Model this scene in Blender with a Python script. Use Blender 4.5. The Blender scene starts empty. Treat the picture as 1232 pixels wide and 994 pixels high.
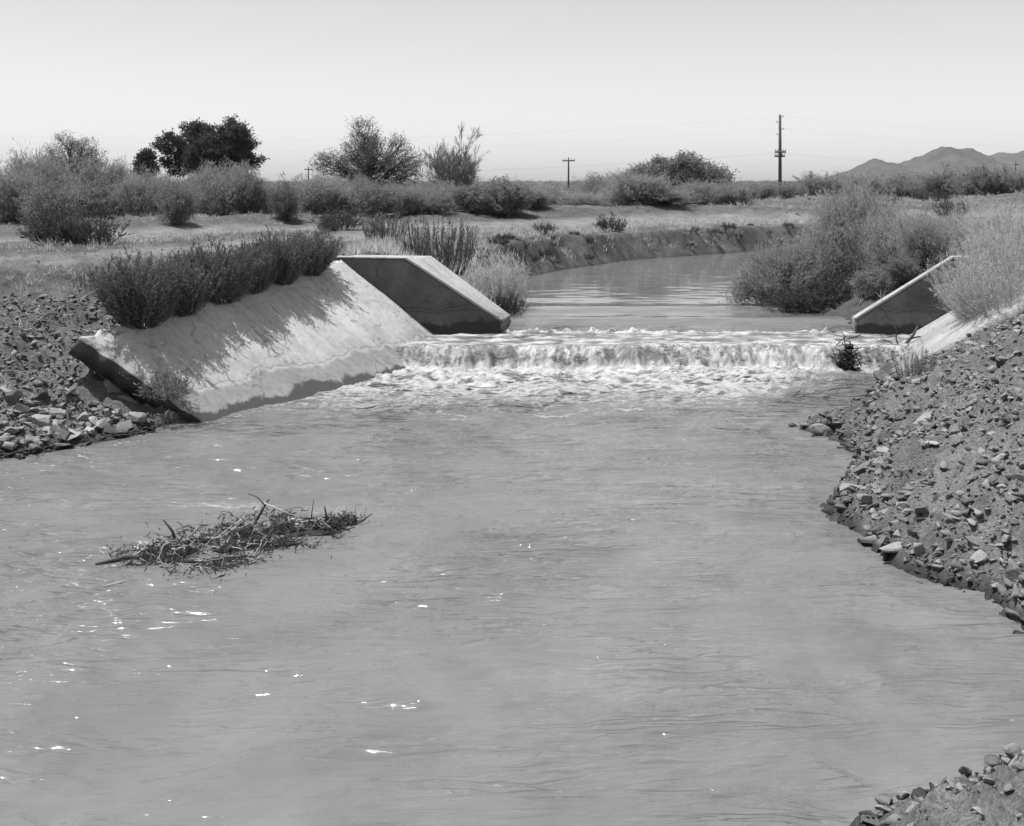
import bpy, bmesh, math, random
import numpy as np
from mathutils import Vector, Matrix

# ------------------------------------------------------------------ camera, sky, sun, exposure
scene = bpy.context.scene
COL = scene.collection
F_PX, HZ, CAM_H = 1400.0, 218.0, 3.0
cam_data = bpy.data.cameras.new("camera")
cam = bpy.data.objects.new("camera", cam_data)
COL.objects.link(cam)
cam.location = (0, 0, CAM_H)
cam.rotation_euler = (math.radians(90), 0, 0)
cam_data.sensor_fit = 'HORIZONTAL'
cam_data.sensor_width = 36.0
cam_data.lens = 36.0 * F_PX / 1232.0
cam_data.shift_y = -(497.0 - HZ) / 1232.0
cam_data.clip_start = 0.1
cam_data.clip_end = 30000.0
scene.camera = cam

SUN_EL, SUN_AZ = math.radians(74), math.radians(-84)      # azimuth from +Y, negative = towards -X
world = bpy.data.worlds.new("World")
scene.world = world
world.use_nodes = True
wt = world.node_tree
wt.nodes.clear()
sky = wt.nodes.new('ShaderNodeTexSky')
sky.sky_type = 'NISHITA'
sky.sun_disc = False
sky.sun_elevation = SUN_EL
sky.sun_rotation = SUN_AZ
sky.air_density = 1.0
sky.dust_density = 0.95
sky.ozone_density = 1.0
bw = wt.nodes.new('ShaderNodeRGBToBW')
bg = wt.nodes.new('ShaderNodeBackground')
bg.inputs['Strength'].default_value = 0.122
wo = wt.nodes.new('ShaderNodeOutputWorld')
wt.links.new(sky.outputs[0], bw.inputs[0])
wt.links.new(bw.outputs[0], bg.inputs['Color'])
wt.links.new(bg.outputs[0], wo.inputs['Surface'])

sd_ = bpy.data.lights.new("sun", 'SUN')
sd_.energy = 4.4
sd_.angle = math.radians(0.53)
sd_.color = (1, 1, 1)
sun = bpy.data.objects.new("sun", sd_)
COL.objects.link(sun)
S = Vector((math.sin(SUN_AZ) * math.cos(SUN_EL), math.cos(SUN_AZ) * math.cos(SUN_EL), math.sin(SUN_EL)))
sun.rotation_euler = (-S).to_track_quat('-Z', 'Y').to_euler()
sun.location = (0, 0, 40)

scene.view_settings.view_transform = 'Standard'
scene.view_settings.look = 'None'
scene.view_settings.gamma = 1.0
scene.view_settings.use_curve_mapping = False
scene.view_settings.exposure = 0.45
scene.cycles.max_bounces = 8
scene.cycles.diffuse_bounces = 6
scene.cycles.transmission_bounces = 6
scene.cycles.volume_bounces = 2
scene.cycles.use_denoising = True

# ------------------------------------------------------------------ helpers
def P(u, v, Y):
    """a point seen at photo pixel (u, v) at depth Y"""
    return np.array([(u - 616.0) / F_PX * Y, Y, CAM_H - (v - HZ) / F_PX * Y])

def h2(ix, iy, seed):
    h = (ix.astype(np.int64) * 374761393 + iy.astype(np.int64) * 668265263 + seed * 974634777) & 0xffffffff
    h = ((h ^ (h >> 13)) * 1274126177) & 0xffffffff
    h = ((h ^ (h >> 15)) * 2246822519) & 0xffffffff
    h = h ^ (h >> 16)
    return h / 4294967295.0

def vn(x, y, seed=0):
    """gradient noise, about -1..1"""
    x = np.asarray(x, float); y = np.asarray(y, float)
    x, y = np.broadcast_arrays(x, y)
    ix, iy = np.floor(x), np.floor(y)
    fx, fy = x - ix, y - iy
    u = fx * fx * fx * (fx * (fx * 6 - 15) + 10); v = fy * fy * fy * (fy * (fy * 6 - 15) + 10)
    def g(a, b):
        t = h2(ix + a, iy + b, seed) * 2 * np.pi
        return np.cos(t) * (fx - a) + np.sin(t) * (fy - b)
    n0 = g(0, 0) * (1 - u) + g(1, 0) * u
    n1 = g(0, 1) * (1 - u) + g(1, 1) * u
    return (n0 * (1 - v) + n1 * v) * 1.5

def fbm(x, y, octv=4, seed=0, gain=.5):
    r = 0; a = 1.0
    for o in range(octv):
        r = r + a * vn(x * 2 ** o + 17.3 * o, y * 2 ** o - 9.1 * o, seed + o); a *= gain
    return r

def sst(a, b, x):
    t = np.clip((x - a) / (b - a), 0, 1)
    return t * t * (3 - 2 * t)

class MB:
    def __init__(self): self.v = []; self.f = []; self.n = 0
    def add(self, V, F):
        V = np.asarray(V, float).reshape(-1, 3)
        if isinstance(F, np.ndarray): F = [F]
        for q in F:
            q = np.asarray(q)
            if q.size: self.f.append(q + self.n)
        self.v.append(V); self.n += len(V)
        return self
    def box(self, lo, hi):
        x0, y0, z0 = lo; x1, y1, z1 = hi
        V = [(x0,y0,z0),(x1,y0,z0),(x1,y1,z0),(x0,y1,z0),(x0,y0,z1),(x1,y0,z1),(x1,y1,z1),(x0,y1,z1)]
        Fq = np.array([(0,3,2,1),(4,5,6,7),(0,1,5,4),(1,2,6,5),(2,3,7,6),(3,0,4,7)])
        return self.add(V, Fq)
    def mesh(self, name, mat, smooth=False, attrs=None):
        V = np.concatenate(self.v) if self.v else np.zeros((0, 3))
        me = bpy.data.meshes.new(name)
        me.vertices.add(len(V)); me.vertices.foreach_set('co', V.astype(np.float32).ravel())
        loops = np.concatenate([q.ravel() for q in self.f]).astype(np.int32)
        tot = np.concatenate([np.full(len(q), q.shape[1]) for q in self.f]).astype(np.int32)
        st = np.concatenate([[0], np.cumsum(tot)[:-1]]).astype(np.int32)
        me.loops.add(len(loops)); me.loops.foreach_set('vertex_index', loops)
        me.polygons.add(len(tot)); me.polygons.foreach_set('loop_start', st)
        me.polygons.foreach_set('loop_total', tot)
        if smooth: me.polygons.foreach_set('use_smooth', np.ones(len(tot), bool))
        for k, a in (attrs or {}).items():
            at = me.attributes.new(k, 'FLOAT', 'POINT'); at.data.foreach_set('value', np.asarray(a, np.float32))
        me.update(calc_edges=True)
        me.materials.append(mat)
        return me
    def build(self, name, mat, parent=None, smooth=False, attrs=None):
        o = bpy.data.objects.new(name, self.mesh(name, mat, smooth, attrs))
        COL.objects.link(o)
        if parent: o.parent = parent
        return o

def empty(name, loc=(0, 0, 0), rz=0, s=1):
    o = bpy.data.objects.new(name, None); COL.objects.link(o)
    o.location = loc; o.rotation_euler = (0, 0, rz); o.scale = (s, s, s) if np.isscalar(s) else s
    o.empty_display_size = .1
    return o

def tag(o, label=None, cat=None, group=None, kind=None):
    if label: o['label'] = label
    if cat: o['category'] = cat
    if group: o['group'] = group
    if kind: o['kind'] = kind
    return o

def copy_tree(o, parent=None):
    c = o.copy(); COL.objects.link(c)
    if parent: c.parent = parent
    for ch in list(o.children): copy_tree(ch, c)
    return c

def unit(a): return a / np.maximum(np.linalg.norm(a, axis=-1, keepdims=True), 1e-9)

def tubes(mb, Pt, R, k=3):
    """batch of tapered tubes; Pt [B,n,3], R [B,n]"""
    Pt = np.asarray(Pt, float); B, n, _ = Pt.shape
    R = np.broadcast_to(np.asarray(R, float), (B, n))
    d = np.gradient(Pt, axis=1); d = unit(d)
    ref = np.where(np.abs(d[..., 2:3]) > .9, np.array([1., 0, 0]), np.array([0, 0, 1.]))
    a = unit(np.cross(d, ref)); b = np.cross(d, a)
    th = np.arange(k) / k * 2 * np.pi
    V = Pt[:, :, None, :] + R[:, :, None, None] * (a[:, :, None, :] * np.cos(th)[None, None, :, None] + b[:, :, None, :] * np.sin(th)[None, None, :, None])
    idx = np.arange(B * n * k).reshape(B, n, k)
    q = np.stack([idx[:, :-1], np.roll(idx[:, :-1], -1, 2), np.roll(idx[:, 1:], -1, 2), idx[:, 1:]], -1).reshape(-1, 4)
    caps = np.concatenate([idx[:, 0, ::-1], idx[:, -1]])
    mb.add(V, [q, caps])

def leaves(mb, C, D, L, W, rng, bend=0.0):
    C = np.asarray(C); D = unit(D); m = len(C)
    side = unit(np.cross(D, rng.normal(size=(m, 3))))
    L = np.broadcast_to(L, (m,))[:, None]; W = np.broadcast_to(W, (m,))[:, None]
    V = np.stack([C, C + D * L * .5 + side * W * .5, C + D * L, C + D * L * .5 - side * W * .5], 1)
    mb.add(V, np.arange(4 * m).reshape(m, 4))

def grow(rng, Pp, nch, ratio, ang, up, trange=(.3, 1.), n=4, wob=.1):
    """children of each polyline Pp [B,n,3]"""
    B, m, _ = Pp.shape
    t = rng.uniform(trange[0], trange[1], (B, nch))
    seg = np.minimum((t * (m - 1)).astype(int), m - 2); fr = t * (m - 1) - seg
    bi = np.arange(B)[:, None]
    a = Pp[bi, seg]; b = Pp[bi, seg + 1]
    st = a + (b - a) * fr[..., None]
    d = unit(b - a)
    Lp = np.linalg.norm(np.diff(Pp, axis=1), axis=2).sum(1)
    L = Lp[:, None] * ratio * rng.uniform(.6, 1.15, (B, nch)) * (1.15 - .5 * t)
    r = rng.normal(size=(B, nch, 3)); r = unit(r - d * (r * d).sum(-1, keepdims=True))
    dd = unit(d * math.cos(ang) + r * math.sin(ang) * rng.uniform(.6, 1.3, (B, nch, 1)) + np.array([0, 0, up]))
    s = np.linspace(0, 1, n)
    Q = st[:, :, None] + dd[:, :, None] * (L[..., None] * s)[..., None]
    Q = Q + (rng.normal(size=Q.shape) * wob * (L / n)[..., None, None]) * (s > 0)[None, None, :, None]
    return Q.reshape(B * nch, n, 3)

def on_lines(rng, Pp, m, t0=0.0):
    B, n, _ = Pp.shape
    L = np.linalg.norm(np.diff(Pp, axis=1), axis=2).sum(1)
    i = rng.choice(B, m, p=L / L.sum()); t = rng.uniform(t0, 1, m) * (n - 1)
    sg = np.minimum(t.astype(int), n - 2); fr = (t - sg)[:, None]
    a = Pp[i, sg]; b = Pp[i, sg + 1]
    return a + (b - a) * fr, unit(b - a)

# ------------------------------------------------------------------ materials (all grey: the photograph is black and white)
def mat(name):
    m = bpy.data.materials.new(name); m.use_nodes = True
    nt = m.node_tree; nt.nodes.clear()
    out = nt.nodes.new('ShaderNodeOutputMaterial')
    return m, nt, out

def N(nt, typ, **kw):
    n = nt.nodes.new(typ)
    for k, v in kw.items():
        if k in n.inputs: n.inputs[k].default_value = v
        else: setattr(n, k, v)
    return n

def math_(nt, op, a, b=None, clamp=False):
    n = nt.nodes.new('ShaderNodeMath'); n.operation = op; n.use_clamp = clamp
    for i, x in enumerate((a, b)):
        if x is None: continue
        if hasattr(x, 'default_value') or isinstance(x, bpy.types.NodeSocket): nt.links.new(x, n.inputs[i])
        else: n.inputs[i].default_value = x
    return n.outputs[0]

def ramp(nt, src, stops):
    r = nt.nodes.new('ShaderNodeValToRGB')
    el = r.color_ramp.elements
    while len(el) > 1: el.remove(el[-1])
    for i, (p, v) in enumerate(stops):
        e = el[0] if i == 0 else el.new(p)
        e.position = p; e.color = (v, v, v, 1)
    nt.links.new(src, r.inputs[0])
    return r.outputs[0]

def noise(nt, vec, scale, detail=5, rough=.6, dist=0):
    n = N(nt, 'ShaderNodeTexNoise', Scale=scale, Detail=detail, Roughness=rough, Distortion=dist)
    nt.links.new(vec, n.inputs['Vector'])
    return n.outputs[0]

def mixv(nt, fac, a, b):
    n = nt.nodes.new('ShaderNodeMix'); n.data_type = 'FLOAT'
    for sk, x in ((0, fac), (2, a), (3, b)):
        if isinstance(x, bpy.types.NodeSocket): nt.links.new(x, n.inputs[sk])
        else: n.inputs[sk].default_value = x
    return n.outputs[0]

def bump(nt, h, strength, dist, prev=None):
    b = N(nt, 'ShaderNodeBump', Strength=strength, Distance=dist)
    nt.links.new(h, b.inputs['Height'])
    if prev is not None: nt.links.new(prev, b.inputs['Normal'])
    return b.outputs[0]

def pos(nt, obj=False):
    if obj:
        return nt.nodes.new('ShaderNodeTexCoord').outputs['Object']
    return nt.nodes.new('ShaderNodeNewGeometry').outputs['Position']

def m_ground():
    m, nt, out = mat('dirt')
    p = pos(nt)
    big = noise(nt, p, .55, 6, .6)
    mid = noise(nt, p, 4.0, 6, .65)
    fine = noise(nt, p, 45, 4, .7)
    v = math_(nt, 'ADD', math_(nt, 'MULTIPLY', big, .5), math_(nt, 'MULTIPLY', mid, .5))
    c = ramp(nt, v, [(.3, .06), (.5, .11), (.68, .19)])
    c2 = math_(nt, 'MULTIPLY', c, ramp(nt, fine, [(.3, .5), (.5, 1.0), (.7, 1.45)]))
    at = nt.nodes.new('ShaderNodeAttribute'); at.attribute_name = 'track'
    road = math_(nt, 'MULTIPLY', ramp(nt, noise(nt, p, 1.8, 5, .6), [(.3, .18), (.7, .29)]), ramp(nt, fine, [(.3, .85), (.7, 1.1)]))
    col = mixv(nt, at.outputs['Fac'], c2, road)
    fl = nt.nodes.new('ShaderNodeAttribute'); fl.attribute_name = 'fill'
    col = math_(nt, 'MULTIPLY', col, math_(nt, 'ADD', math_(nt, 'MULTIPLY', fl.outputs['Fac'], .40), 1.0))
    wt_ = nt.nodes.new('ShaderNodeAttribute'); wt_.attribute_name = 'damp'
    col = mixv(nt, wt_.outputs['Fac'], col, .05)
    b = N(nt, 'ShaderNodeBsdfPrincipled', Roughness=.95)
    b.inputs['Specular IOR Level'].default_value = .15
    nt.links.new(col, b.inputs['Base Color'])
    hb = math_(nt, 'ADD', noise(nt, p, 14, 6, .7), math_(nt, 'MULTIPLY', fine, .5))
    nt.links.new(bump(nt, hb, 1.0, .055), b.inputs['Normal'])
    nt.links.new(b.outputs[0], out.inputs[0])
    return m

def m_rock(name='rock', lo=.12, hi=.34):
    m, nt, out = mat(name)
    p = pos(nt)
    oi = nt.nodes.new('ShaderNodeObjectInfo')
    ri = nt.nodes.new('ShaderNodeNewGeometry').outputs['Random Per Island']
    rnd = math_(nt, 'FRACT', math_(nt, 'ADD', oi.outputs['Random'], ri))
    n1 = noise(nt, p, 9, 6, .65); n2 = noise(nt, p, 60, 4, .7)
    base = mixv(nt, rnd, lo, hi)
    c = math_(nt, 'MULTIPLY', base, ramp(nt, n1, [(.3, .65), (.5, 1.), (.7, 1.25)]))
    c = math_(nt, 'MULTIPLY', c, ramp(nt, n2, [(.3, .8), (.7, 1.15)]))
    # stones at the waterline are wet and dark
    sp = nt.nodes.new('ShaderNodeSeparateXYZ'); nt.links.new(p, sp.inputs[0])
    wet = math_(nt, 'MULTIPLY', math_(nt, 'SUBTRACT', math_(nt, 'ADD', math_(nt, 'MULTIPLY', noise(nt, p, 5), .12), .03), sp.outputs['Z']), 22, True)
    c = mixv(nt, wet, c, .035)
    b = N(nt, 'ShaderNodeBsdfPrincipled')
    nt.links.new(mixv(nt, wet, .9, .35), b.inputs['Roughness'])
    b.inputs['Specular IOR Level'].default_value = .25
    nt.links.new(c, b.inputs['Base Color'])
    nt.links.new(bump(nt, math_(nt, 'ADD', n1, math_(nt, 'MULTIPLY', n2, .5)), .8, .02), b.inputs['Normal'])
    nt.links.new(b.outputs[0], out.inputs[0])
    return m

def m_concrete(name, lo=.30, hi=.46, wet_z=.16, stain=.35, wet_dark=.05, soil=0.0):
    m, nt, out = mat(name)
    p = pos(nt)
    sp = nt.nodes.new('ShaderNodeSeparateXYZ'); nt.links.new(p, sp.inputs[0])
    z = sp.outputs['Z']
    n1 = noise(nt, p, 1.3, 6, .62); n2 = noise(nt, p, 11, 6, .65); n3 = noise(nt, p, 90, 3, .7)
    c = ramp(nt, n1, [(.32, lo), (.66, hi)])
    c = math_(nt, 'MULTIPLY', c, ramp(nt, n2, [(.28, .78), (.5, 1.0), (.72, 1.1)]))
    c = math_(nt, 'MULTIPLY', c, ramp(nt, n3, [(.3, .86), (.7, 1.1)]))
    vo = N(nt, 'ShaderNodeTexVoronoi', feature='DISTANCE_TO_EDGE', Scale=.75)
    wv = N(nt, 'ShaderNodeTexNoise', Scale=2.0, Detail=5.0); nt.links.new(p, wv.inputs['Vector'])
    va = nt.nodes.new('ShaderNodeVectorMath'); va.operation = 'ADD'; nt.links.new(p, va.inputs[0]); nt.links.new(wv.outputs['Color'], va.inputs[1]); nt.links.new(va.outputs[0], vo.inputs['Vector'])
    c = math_(nt, 'MULTIPLY', c, ramp(nt, math_(nt, 'ADD', vo.outputs['Distance'], math_(nt, 'MULTIPLY', math_(nt, 'SUBTRACT', n2, .5), .05)), [(0, .62), (.012, 1.0)]))
    # vertical run-off streaks
    mp = nt.nodes.new('ShaderNodeMapping'); mp.inputs['Scale'].default_value = (.5, 7, .5)
    nt.links.new(p, mp.inputs['Vector'])
    st = noise(nt, mp.outputs[0], 1.0, 4, .6)
    c = math_(nt, 'MULTIPLY', c, ramp(nt, st, [(.35, 1 - stain), (.5, 1.0), (.7, 1.06)]))
    # old water marks and the wet band at the waterline
    wob = math_(nt, 'MULTIPLY', math_(nt, 'SUBTRACT', n1, .5), .45)
    zz = math_(nt, 'ADD', math_(nt, 'ADD', z, wob), math_(nt, 'MULTIPLY', math_(nt, 'SUBTRACT', n2, .5), .06))
    mark = ramp(nt, math_(nt, 'DIVIDE', zz, 1.2), [(.30 + wet_z / 1.2 - .14, .62), (.30 + wet_z / 1.2 - .1, .98), (.30 + wet_z / 1.2 - .085, .55), (.30 + wet_z / 1.2 - .07, .84), (.62, 1.)])
    c = math_(nt, 'MULTIPLY', c, mark)
    wet = math_(nt, 'MULTIPLY', math_(nt, 'SUBTRACT', wet_z, zz), 26, True)
    c = mixv(nt, wet, c, wet_dark)
    if soil:
        so = math_(nt, 'MULTIPLY', math_(nt, 'SUBTRACT', noise(nt, p, 6, 6, .7), .52), 9, True)
        at = nt.nodes.new('ShaderNodeAttribute'); at.attribute_name = 'soil'
        c = mixv(nt, math_(nt, 'MULTIPLY', so, at.outputs['Fac']), c, .17)
    b = N(nt, 'ShaderNodeBsdfPrincipled')
    nt.links.new(mixv(nt, wet, .9, .4), b.inputs['Roughness'])
    b.inputs['Specular IOR Level'].default_value = .25
    nt.links.new(c, b.inputs['Base Color'])
    nt.links.new(bump(nt, math_(nt, 'ADD', n2, math_(nt, 'MULTIPLY', n3, .35)), .5, .02), b.inputs['Normal'])
    nt.links.new(b.outputs[0], out.inputs[0])
    return m

def m_leaf(name, lo, hi, transl=.3):
    m, nt, out = mat(name)
    ri = nt.nodes.new('ShaderNodeNewGeometry').outputs['Random Per Island']
    oi = nt.nodes.new('ShaderNodeObjectInfo').outputs['Random']
    v = math_(nt, 'ADD', math_(nt, 'MULTIPLY', ri, .75), math_(nt, 'MULTIPLY', oi, .25))
    c = mixv(nt, v, lo, hi)
    d = N(nt, 'ShaderNodeBsdfDiffuse'); t = N(nt, 'ShaderNodeBsdfTranslucent')
    nt.links.new(c, d.inputs['Color']); nt.links.new(c, t.inputs['Color'])
    mx = nt.nodes.new('ShaderNodeMixShader'); mx.inputs[0].default_value = transl
    nt.links.new(d.outputs[0], mx.inputs[1]); nt.links.new(t.outputs[0], mx.inputs[2])
    nt.links.new(mx.outputs[0], out.inputs[0])
    return m

def m_wood(name, lo, hi, scale=12):
    m, nt, out = mat(name)
    p = pos(nt, True)
    c = ramp(nt, noise(nt, p, scale, 5, .65), [(.3, lo), (.7, hi)])
    b = N(nt, 'ShaderNodeBsdfPrincipled', Roughness=.85)
    b.inputs['Specular IOR Level'].default_value = .2
    nt.links.new(c, b.inputs['Base Color'])
    nt.links.new(bump(nt, noise(nt, p, scale * 3, 4), .5, .01), b.inputs['Normal'])
    nt.links.new(b.outputs[0], out.inputs[0])
    return m

def m_water():
    m, nt, out = mat('muddy_water')
    p = pos(nt)
    at = nt.nodes.new('ShaderNodeAttribute'); at.attribute_name = 'foam'
    tb = nt.nodes.new('ShaderNodeAttribute'); tb.attribute_name = 'chop'
    foam, chop = at.outputs['Fac'], tb.outputs['Fac']
    # silt clouds in the water
    silt = ramp(nt, noise(nt, p, .6, 4, .55, 1.2), [(.3, .135), (.7, .18)])
    # ripples
    mp = nt.nodes.new('ShaderNodeMapping'); mp.inputs['Scale'].default_value = (.42, 1.35, 1.0)
    nt.links.new(p, mp.inputs['Vector'])
    r1 = noise(nt, mp.outputs[0], 7, 3, .5, .6); r2 = noise(nt, mp.outputs[0], 22, 3, .55, .4); r3 = noise(nt, mp.outputs[0], 70, 2, .5)
    patch = ramp(nt, noise(nt, mp.outputs[0], .9, 4, .6, 1.0), [(.36, .15), (.62, 1.0)])
    m2 = nt.nodes.new('ShaderNodeMapping'); m2.inputs['Scale'].default_value = (.30, 2.0, 1.0); m2.inputs['Rotation'].default_value = (0, 0, math.radians(-12))
    nt.links.new(p, m2.inputs['Vector'])
    ln1 = ramp(nt, math_(nt, 'ABSOLUTE', math_(nt, 'SUBTRACT', noise(nt, m2.outputs[0], 1.9, 3, .5, .7), .5)), [(0, 0), (.035, 1)])
    ln2 = ramp(nt, math_(nt, 'ABSOLUTE', math_(nt, 'SUBTRACT', noise(nt, m2.outputs[0], 4.6, 2, .5, .5), .5)), [(0, 0), (.06, 1)])
    lmask = ramp(nt, noise(nt, p, .8, 3, .5), [(.42, 0.0), (.62, 1.0)])
    fine = math_(nt, 'ADD', math_(nt, 'ADD', math_(nt, 'MULTIPLY', r1, .046), math_(nt, 'MULTIPLY', r2, .026)), math_(nt, 'MULTIPLY', r3, .005))
    lines = math_(nt, 'MULTIPLY', math_(nt, 'ADD', math_(nt, 'MULTIPLY', ln1, .050), math_(nt, 'MULTIPLY', ln2, .022)), lmask)
    hgt = math_(nt, 'ADD', math_(nt, 'MULTIPLY', fine, patch), lines)
    bmp = N(nt, 'ShaderNodeBump', Distance=1.0)
    nt.links.new(hgt, bmp.inputs['Height']); nt.links.new(chop, bmp.inputs['Strength'])
    wb = N(nt, 'ShaderNodeBsdfPrincipled', Roughness=.035, IOR=1.33)
    nt.links.new(silt, wb.inputs['Base Color'])
    nt.links.new(bmp.outputs[0], wb.inputs['Normal'])
    # foam
    mf = nt.nodes.new('ShaderNodeMapping'); mf.inputs['Scale'].default_value = (.7, 1.25, 1.0)
    nt.links.new(p, mf.inputs['Vector'])
    fn = noise(nt, mf.outputs[0], 44, 9, .78, .8)
    ff = math_(nt, 'MULTIPLY', math_(nt, 'SUBTRACT', math_(nt, 'ADD', foam, math_(nt, 'MULTIPLY', math_(nt, 'SUBTRACT', fn, .5), 1.7)), .26), 1.4, True)
    fb = N(nt, 'ShaderNodeBsdfPrincipled', Roughness=.35, IOR=1.33)
    fb.inputs['Base Color'].default_value = (.53, .53, .53, 1)
    nt.links.new(bump(nt, fn, .5, .025), fb.inputs['Normal'])
    mx = nt.nodes.new('ShaderNodeMixShader')
    nt.links.new(ff, mx.inputs[0]); nt.links.new(wb.outputs[0], mx.inputs[1]); nt.links.new(fb.outputs[0], mx.inputs[2])
    nt.links.new(mx.outputs[0], out.inputs[0])
    return m

def m_mount(name, lo, hi):
    m, nt, out = mat(name)
    p = pos(nt)
    c = ramp(nt, noise(nt, p, .012, 7, .65), [(.35, lo), (.65, hi)])
    b = N(nt, 'ShaderNodeBsdfDiffuse')
    nt.links.new(c, b.inputs['Color']); nt.links.new(b.outputs[0], out.inputs[0])
    return m

M = dict(
    dirt=m_ground(), rock=m_rock('rock', .11, .27), rock_pale=m_rock('pale_rock', .25, .36), rock_dark=m_rock('dark_rock', .05, .08), rubble=m_rock('rubble_stone', .11, .25),
    lining=m_concrete('lining_concrete', .40, .52, wet_z=.13, wet_dark=.085, stain=.10, soil=1), lining_dusty=m_concrete('dusty_lining_concrete', .30, .40, wet_z=.14, wet_dark=.06, stain=.1, soil=1), wall=m_concrete('shaded_headwall_concrete', .085, .145, wet_z=.58, stain=.3, wet_dark=.03),  # headwall tone lowered to deepen the shade on its downstream face
    end_shade=m_concrete('shaded_end_concrete', .07, .12, wet_z=.2, stain=.3, wet_dark=.03),  # lining's downstream end face: its shade is put into this darker tone
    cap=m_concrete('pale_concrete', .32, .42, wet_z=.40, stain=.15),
    arrow=m_leaf('grey_willow_leaf', .13, .26), dark=m_leaf('dark_leaf', .06, .125, .3), mid=m_leaf('scrub_leaf', .24, .40, .45),
    pale=m_leaf('mesquite_leaf', .14, .26, .4), dry=m_leaf('dry_grass', .48, .68, .5), dull=m_leaf('dull_scrub_leaf', .17, .31, .4),
    feather=m_leaf('feathery_leaf', .28, .48, .45),
    stem=m_wood('stem_bark', .05, .10), twig=m_wood('dry_twig', .12, .3), darkwood=m_wood('wet_wood', .02, .05), bark=m_wood('bark', .05, .12, 5),
    pole=m_wood('pole_wood', .06, .11, 3), metal=m_wood('wire', .28, .36, 3), drytwig=m_wood('pale_twig', .3, .48),
    water=m_water(), mount=m_mount('mountain_rock', .045, .09),
)

# ------------------------------------------------------------------ the shape of the land
SHORE = np.array([(-1.5,-30),(-1.5,-3),(-1.2,1.5),(-.6,3),(.5,3.8),(1.3,4.8),(1.60,5.42),(1.94,5.62),(2.34,5.82),(2.69,6.11),(3.3,6.5),(3.8,7.0),(3.45,7.75),
    (3.4,8.45),(3.0,8.9),(2.93,9.5),(2.9,10.58),(3.3,11.6),(3.69,12.46),(3.80,13.46),(3.45,14.0),(3.55,14.25),(4.3,14.6),(4.9,16),(5.5,17.4),(6.11,19.8),(5.9,19.95),(5.95,20.4),
    (5.7,24),(5.3,26),(6.5,29),(9,32.5),(15,37),(30,42),(60,49),(100,56),(100,65),(60,58),(30,50.5),(16,45.5),(8.3,41),(3.8,36.8),(1.6,33),(.5,30.5),(0,26),
    (-.1,22.7),(-.15,20.9),(-.2,19.9),(-.82,19.8),(-2.2,17.2),(-3.84,14.5),(-4.3,14.1),(-4.88,13.25),(-5.53,12.57),(-8,10),(-9.5,4),(-9.5,-30)], float)

def seg_dist(x, y, a, b):
    dx, dy = b - a
    t = np.clip(((x - a[0]) * dx + (y - a[1]) * dy) / (dx * dx + dy * dy), 0, 1)
    return np.hypot(x - a[0] - t * dx, y - a[1] - t * dy)

def line_dist(x, y, pts):
    d = np.full(np.shape(x), 1e9)
    for a, b in zip(pts[:-1], pts[1:]): d = np.minimum(d, seg_dist(x, y, np.array(a, float), np.array(b, float)))
    return d

def shore_sd(x, y):
    """distance to the water's edge, positive on land"""
    x = np.asarray(x, float); y = np.asarray(y, float)
    d = np.full(x.shape, 1e9); ins = np.zeros(x.shape, bool)
    n = len(SHORE)
    for i in range(n):
        a, b = SHORE[i], SHORE[(i + 1) % n]
        d = np.minimum(d, seg_dist(x, y, a, b))
        c = (a[1] > y) != (b[1] > y)
        with np.errstate(divide='ignore', invalid='ignore'):
            xi = (b[0] - a[0]) * (y - a[1]) / (b[1] - a[1] if b[1] != a[1] else 1e-9) + a[0]
        ins ^= c & (x < xi)
    return np.where(ins, -d, d)

# concrete linings: a foot line (at z = 0) and a top line, from the downstream end to the headwall
LF0, LF1 = np.array([-3.84, 14.5, 0]), np.array([-.82, 19.8, 0])
LT0, LT1 = np.array([-5.28, 14.2, 1.10]), np.array([-2.91, 19.8, 1.68])
RF0, RF1 = np.array([5.55, 17.45, 0]), np.array([6.11, 19.8, 0])
RT0, RT1 = np.array([7.75, 17.0, 1.42]), np.array([8.95, 19.8, 1.68])

def lining_z(x, y, F0, F1, T0, T1, ext=0):
    s = (y - F0[1]) / (F1[1] - F0[1])
    fx = F0[0] + (F1[0] - F0[0]) * s; tx = T0[0] + (T1[0] - T0[0]) * s; tz = T0[2] + (T1[2] - T0[2]) * s
    return tz * (x - fx) / (tx - fx), tz

BERM = [(-60,20),(-30,26.5),(-13,31),(-8.3,38),(-3,41.5),(2,44.5),(10,49),(20,55)]
ROAD_A = [(-60,15),(-30,21.5),(-13,25.8),(-8,33.5),(-2,37.8),(3,41),(9,45.5),(20,51.2),(60,61),(120,72)]
ROAD_B = [(-40,16.5),(-20,17.8),(-8,19.8),(-5.6,25),(-3.4,31),(-1.4,36)]

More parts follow.
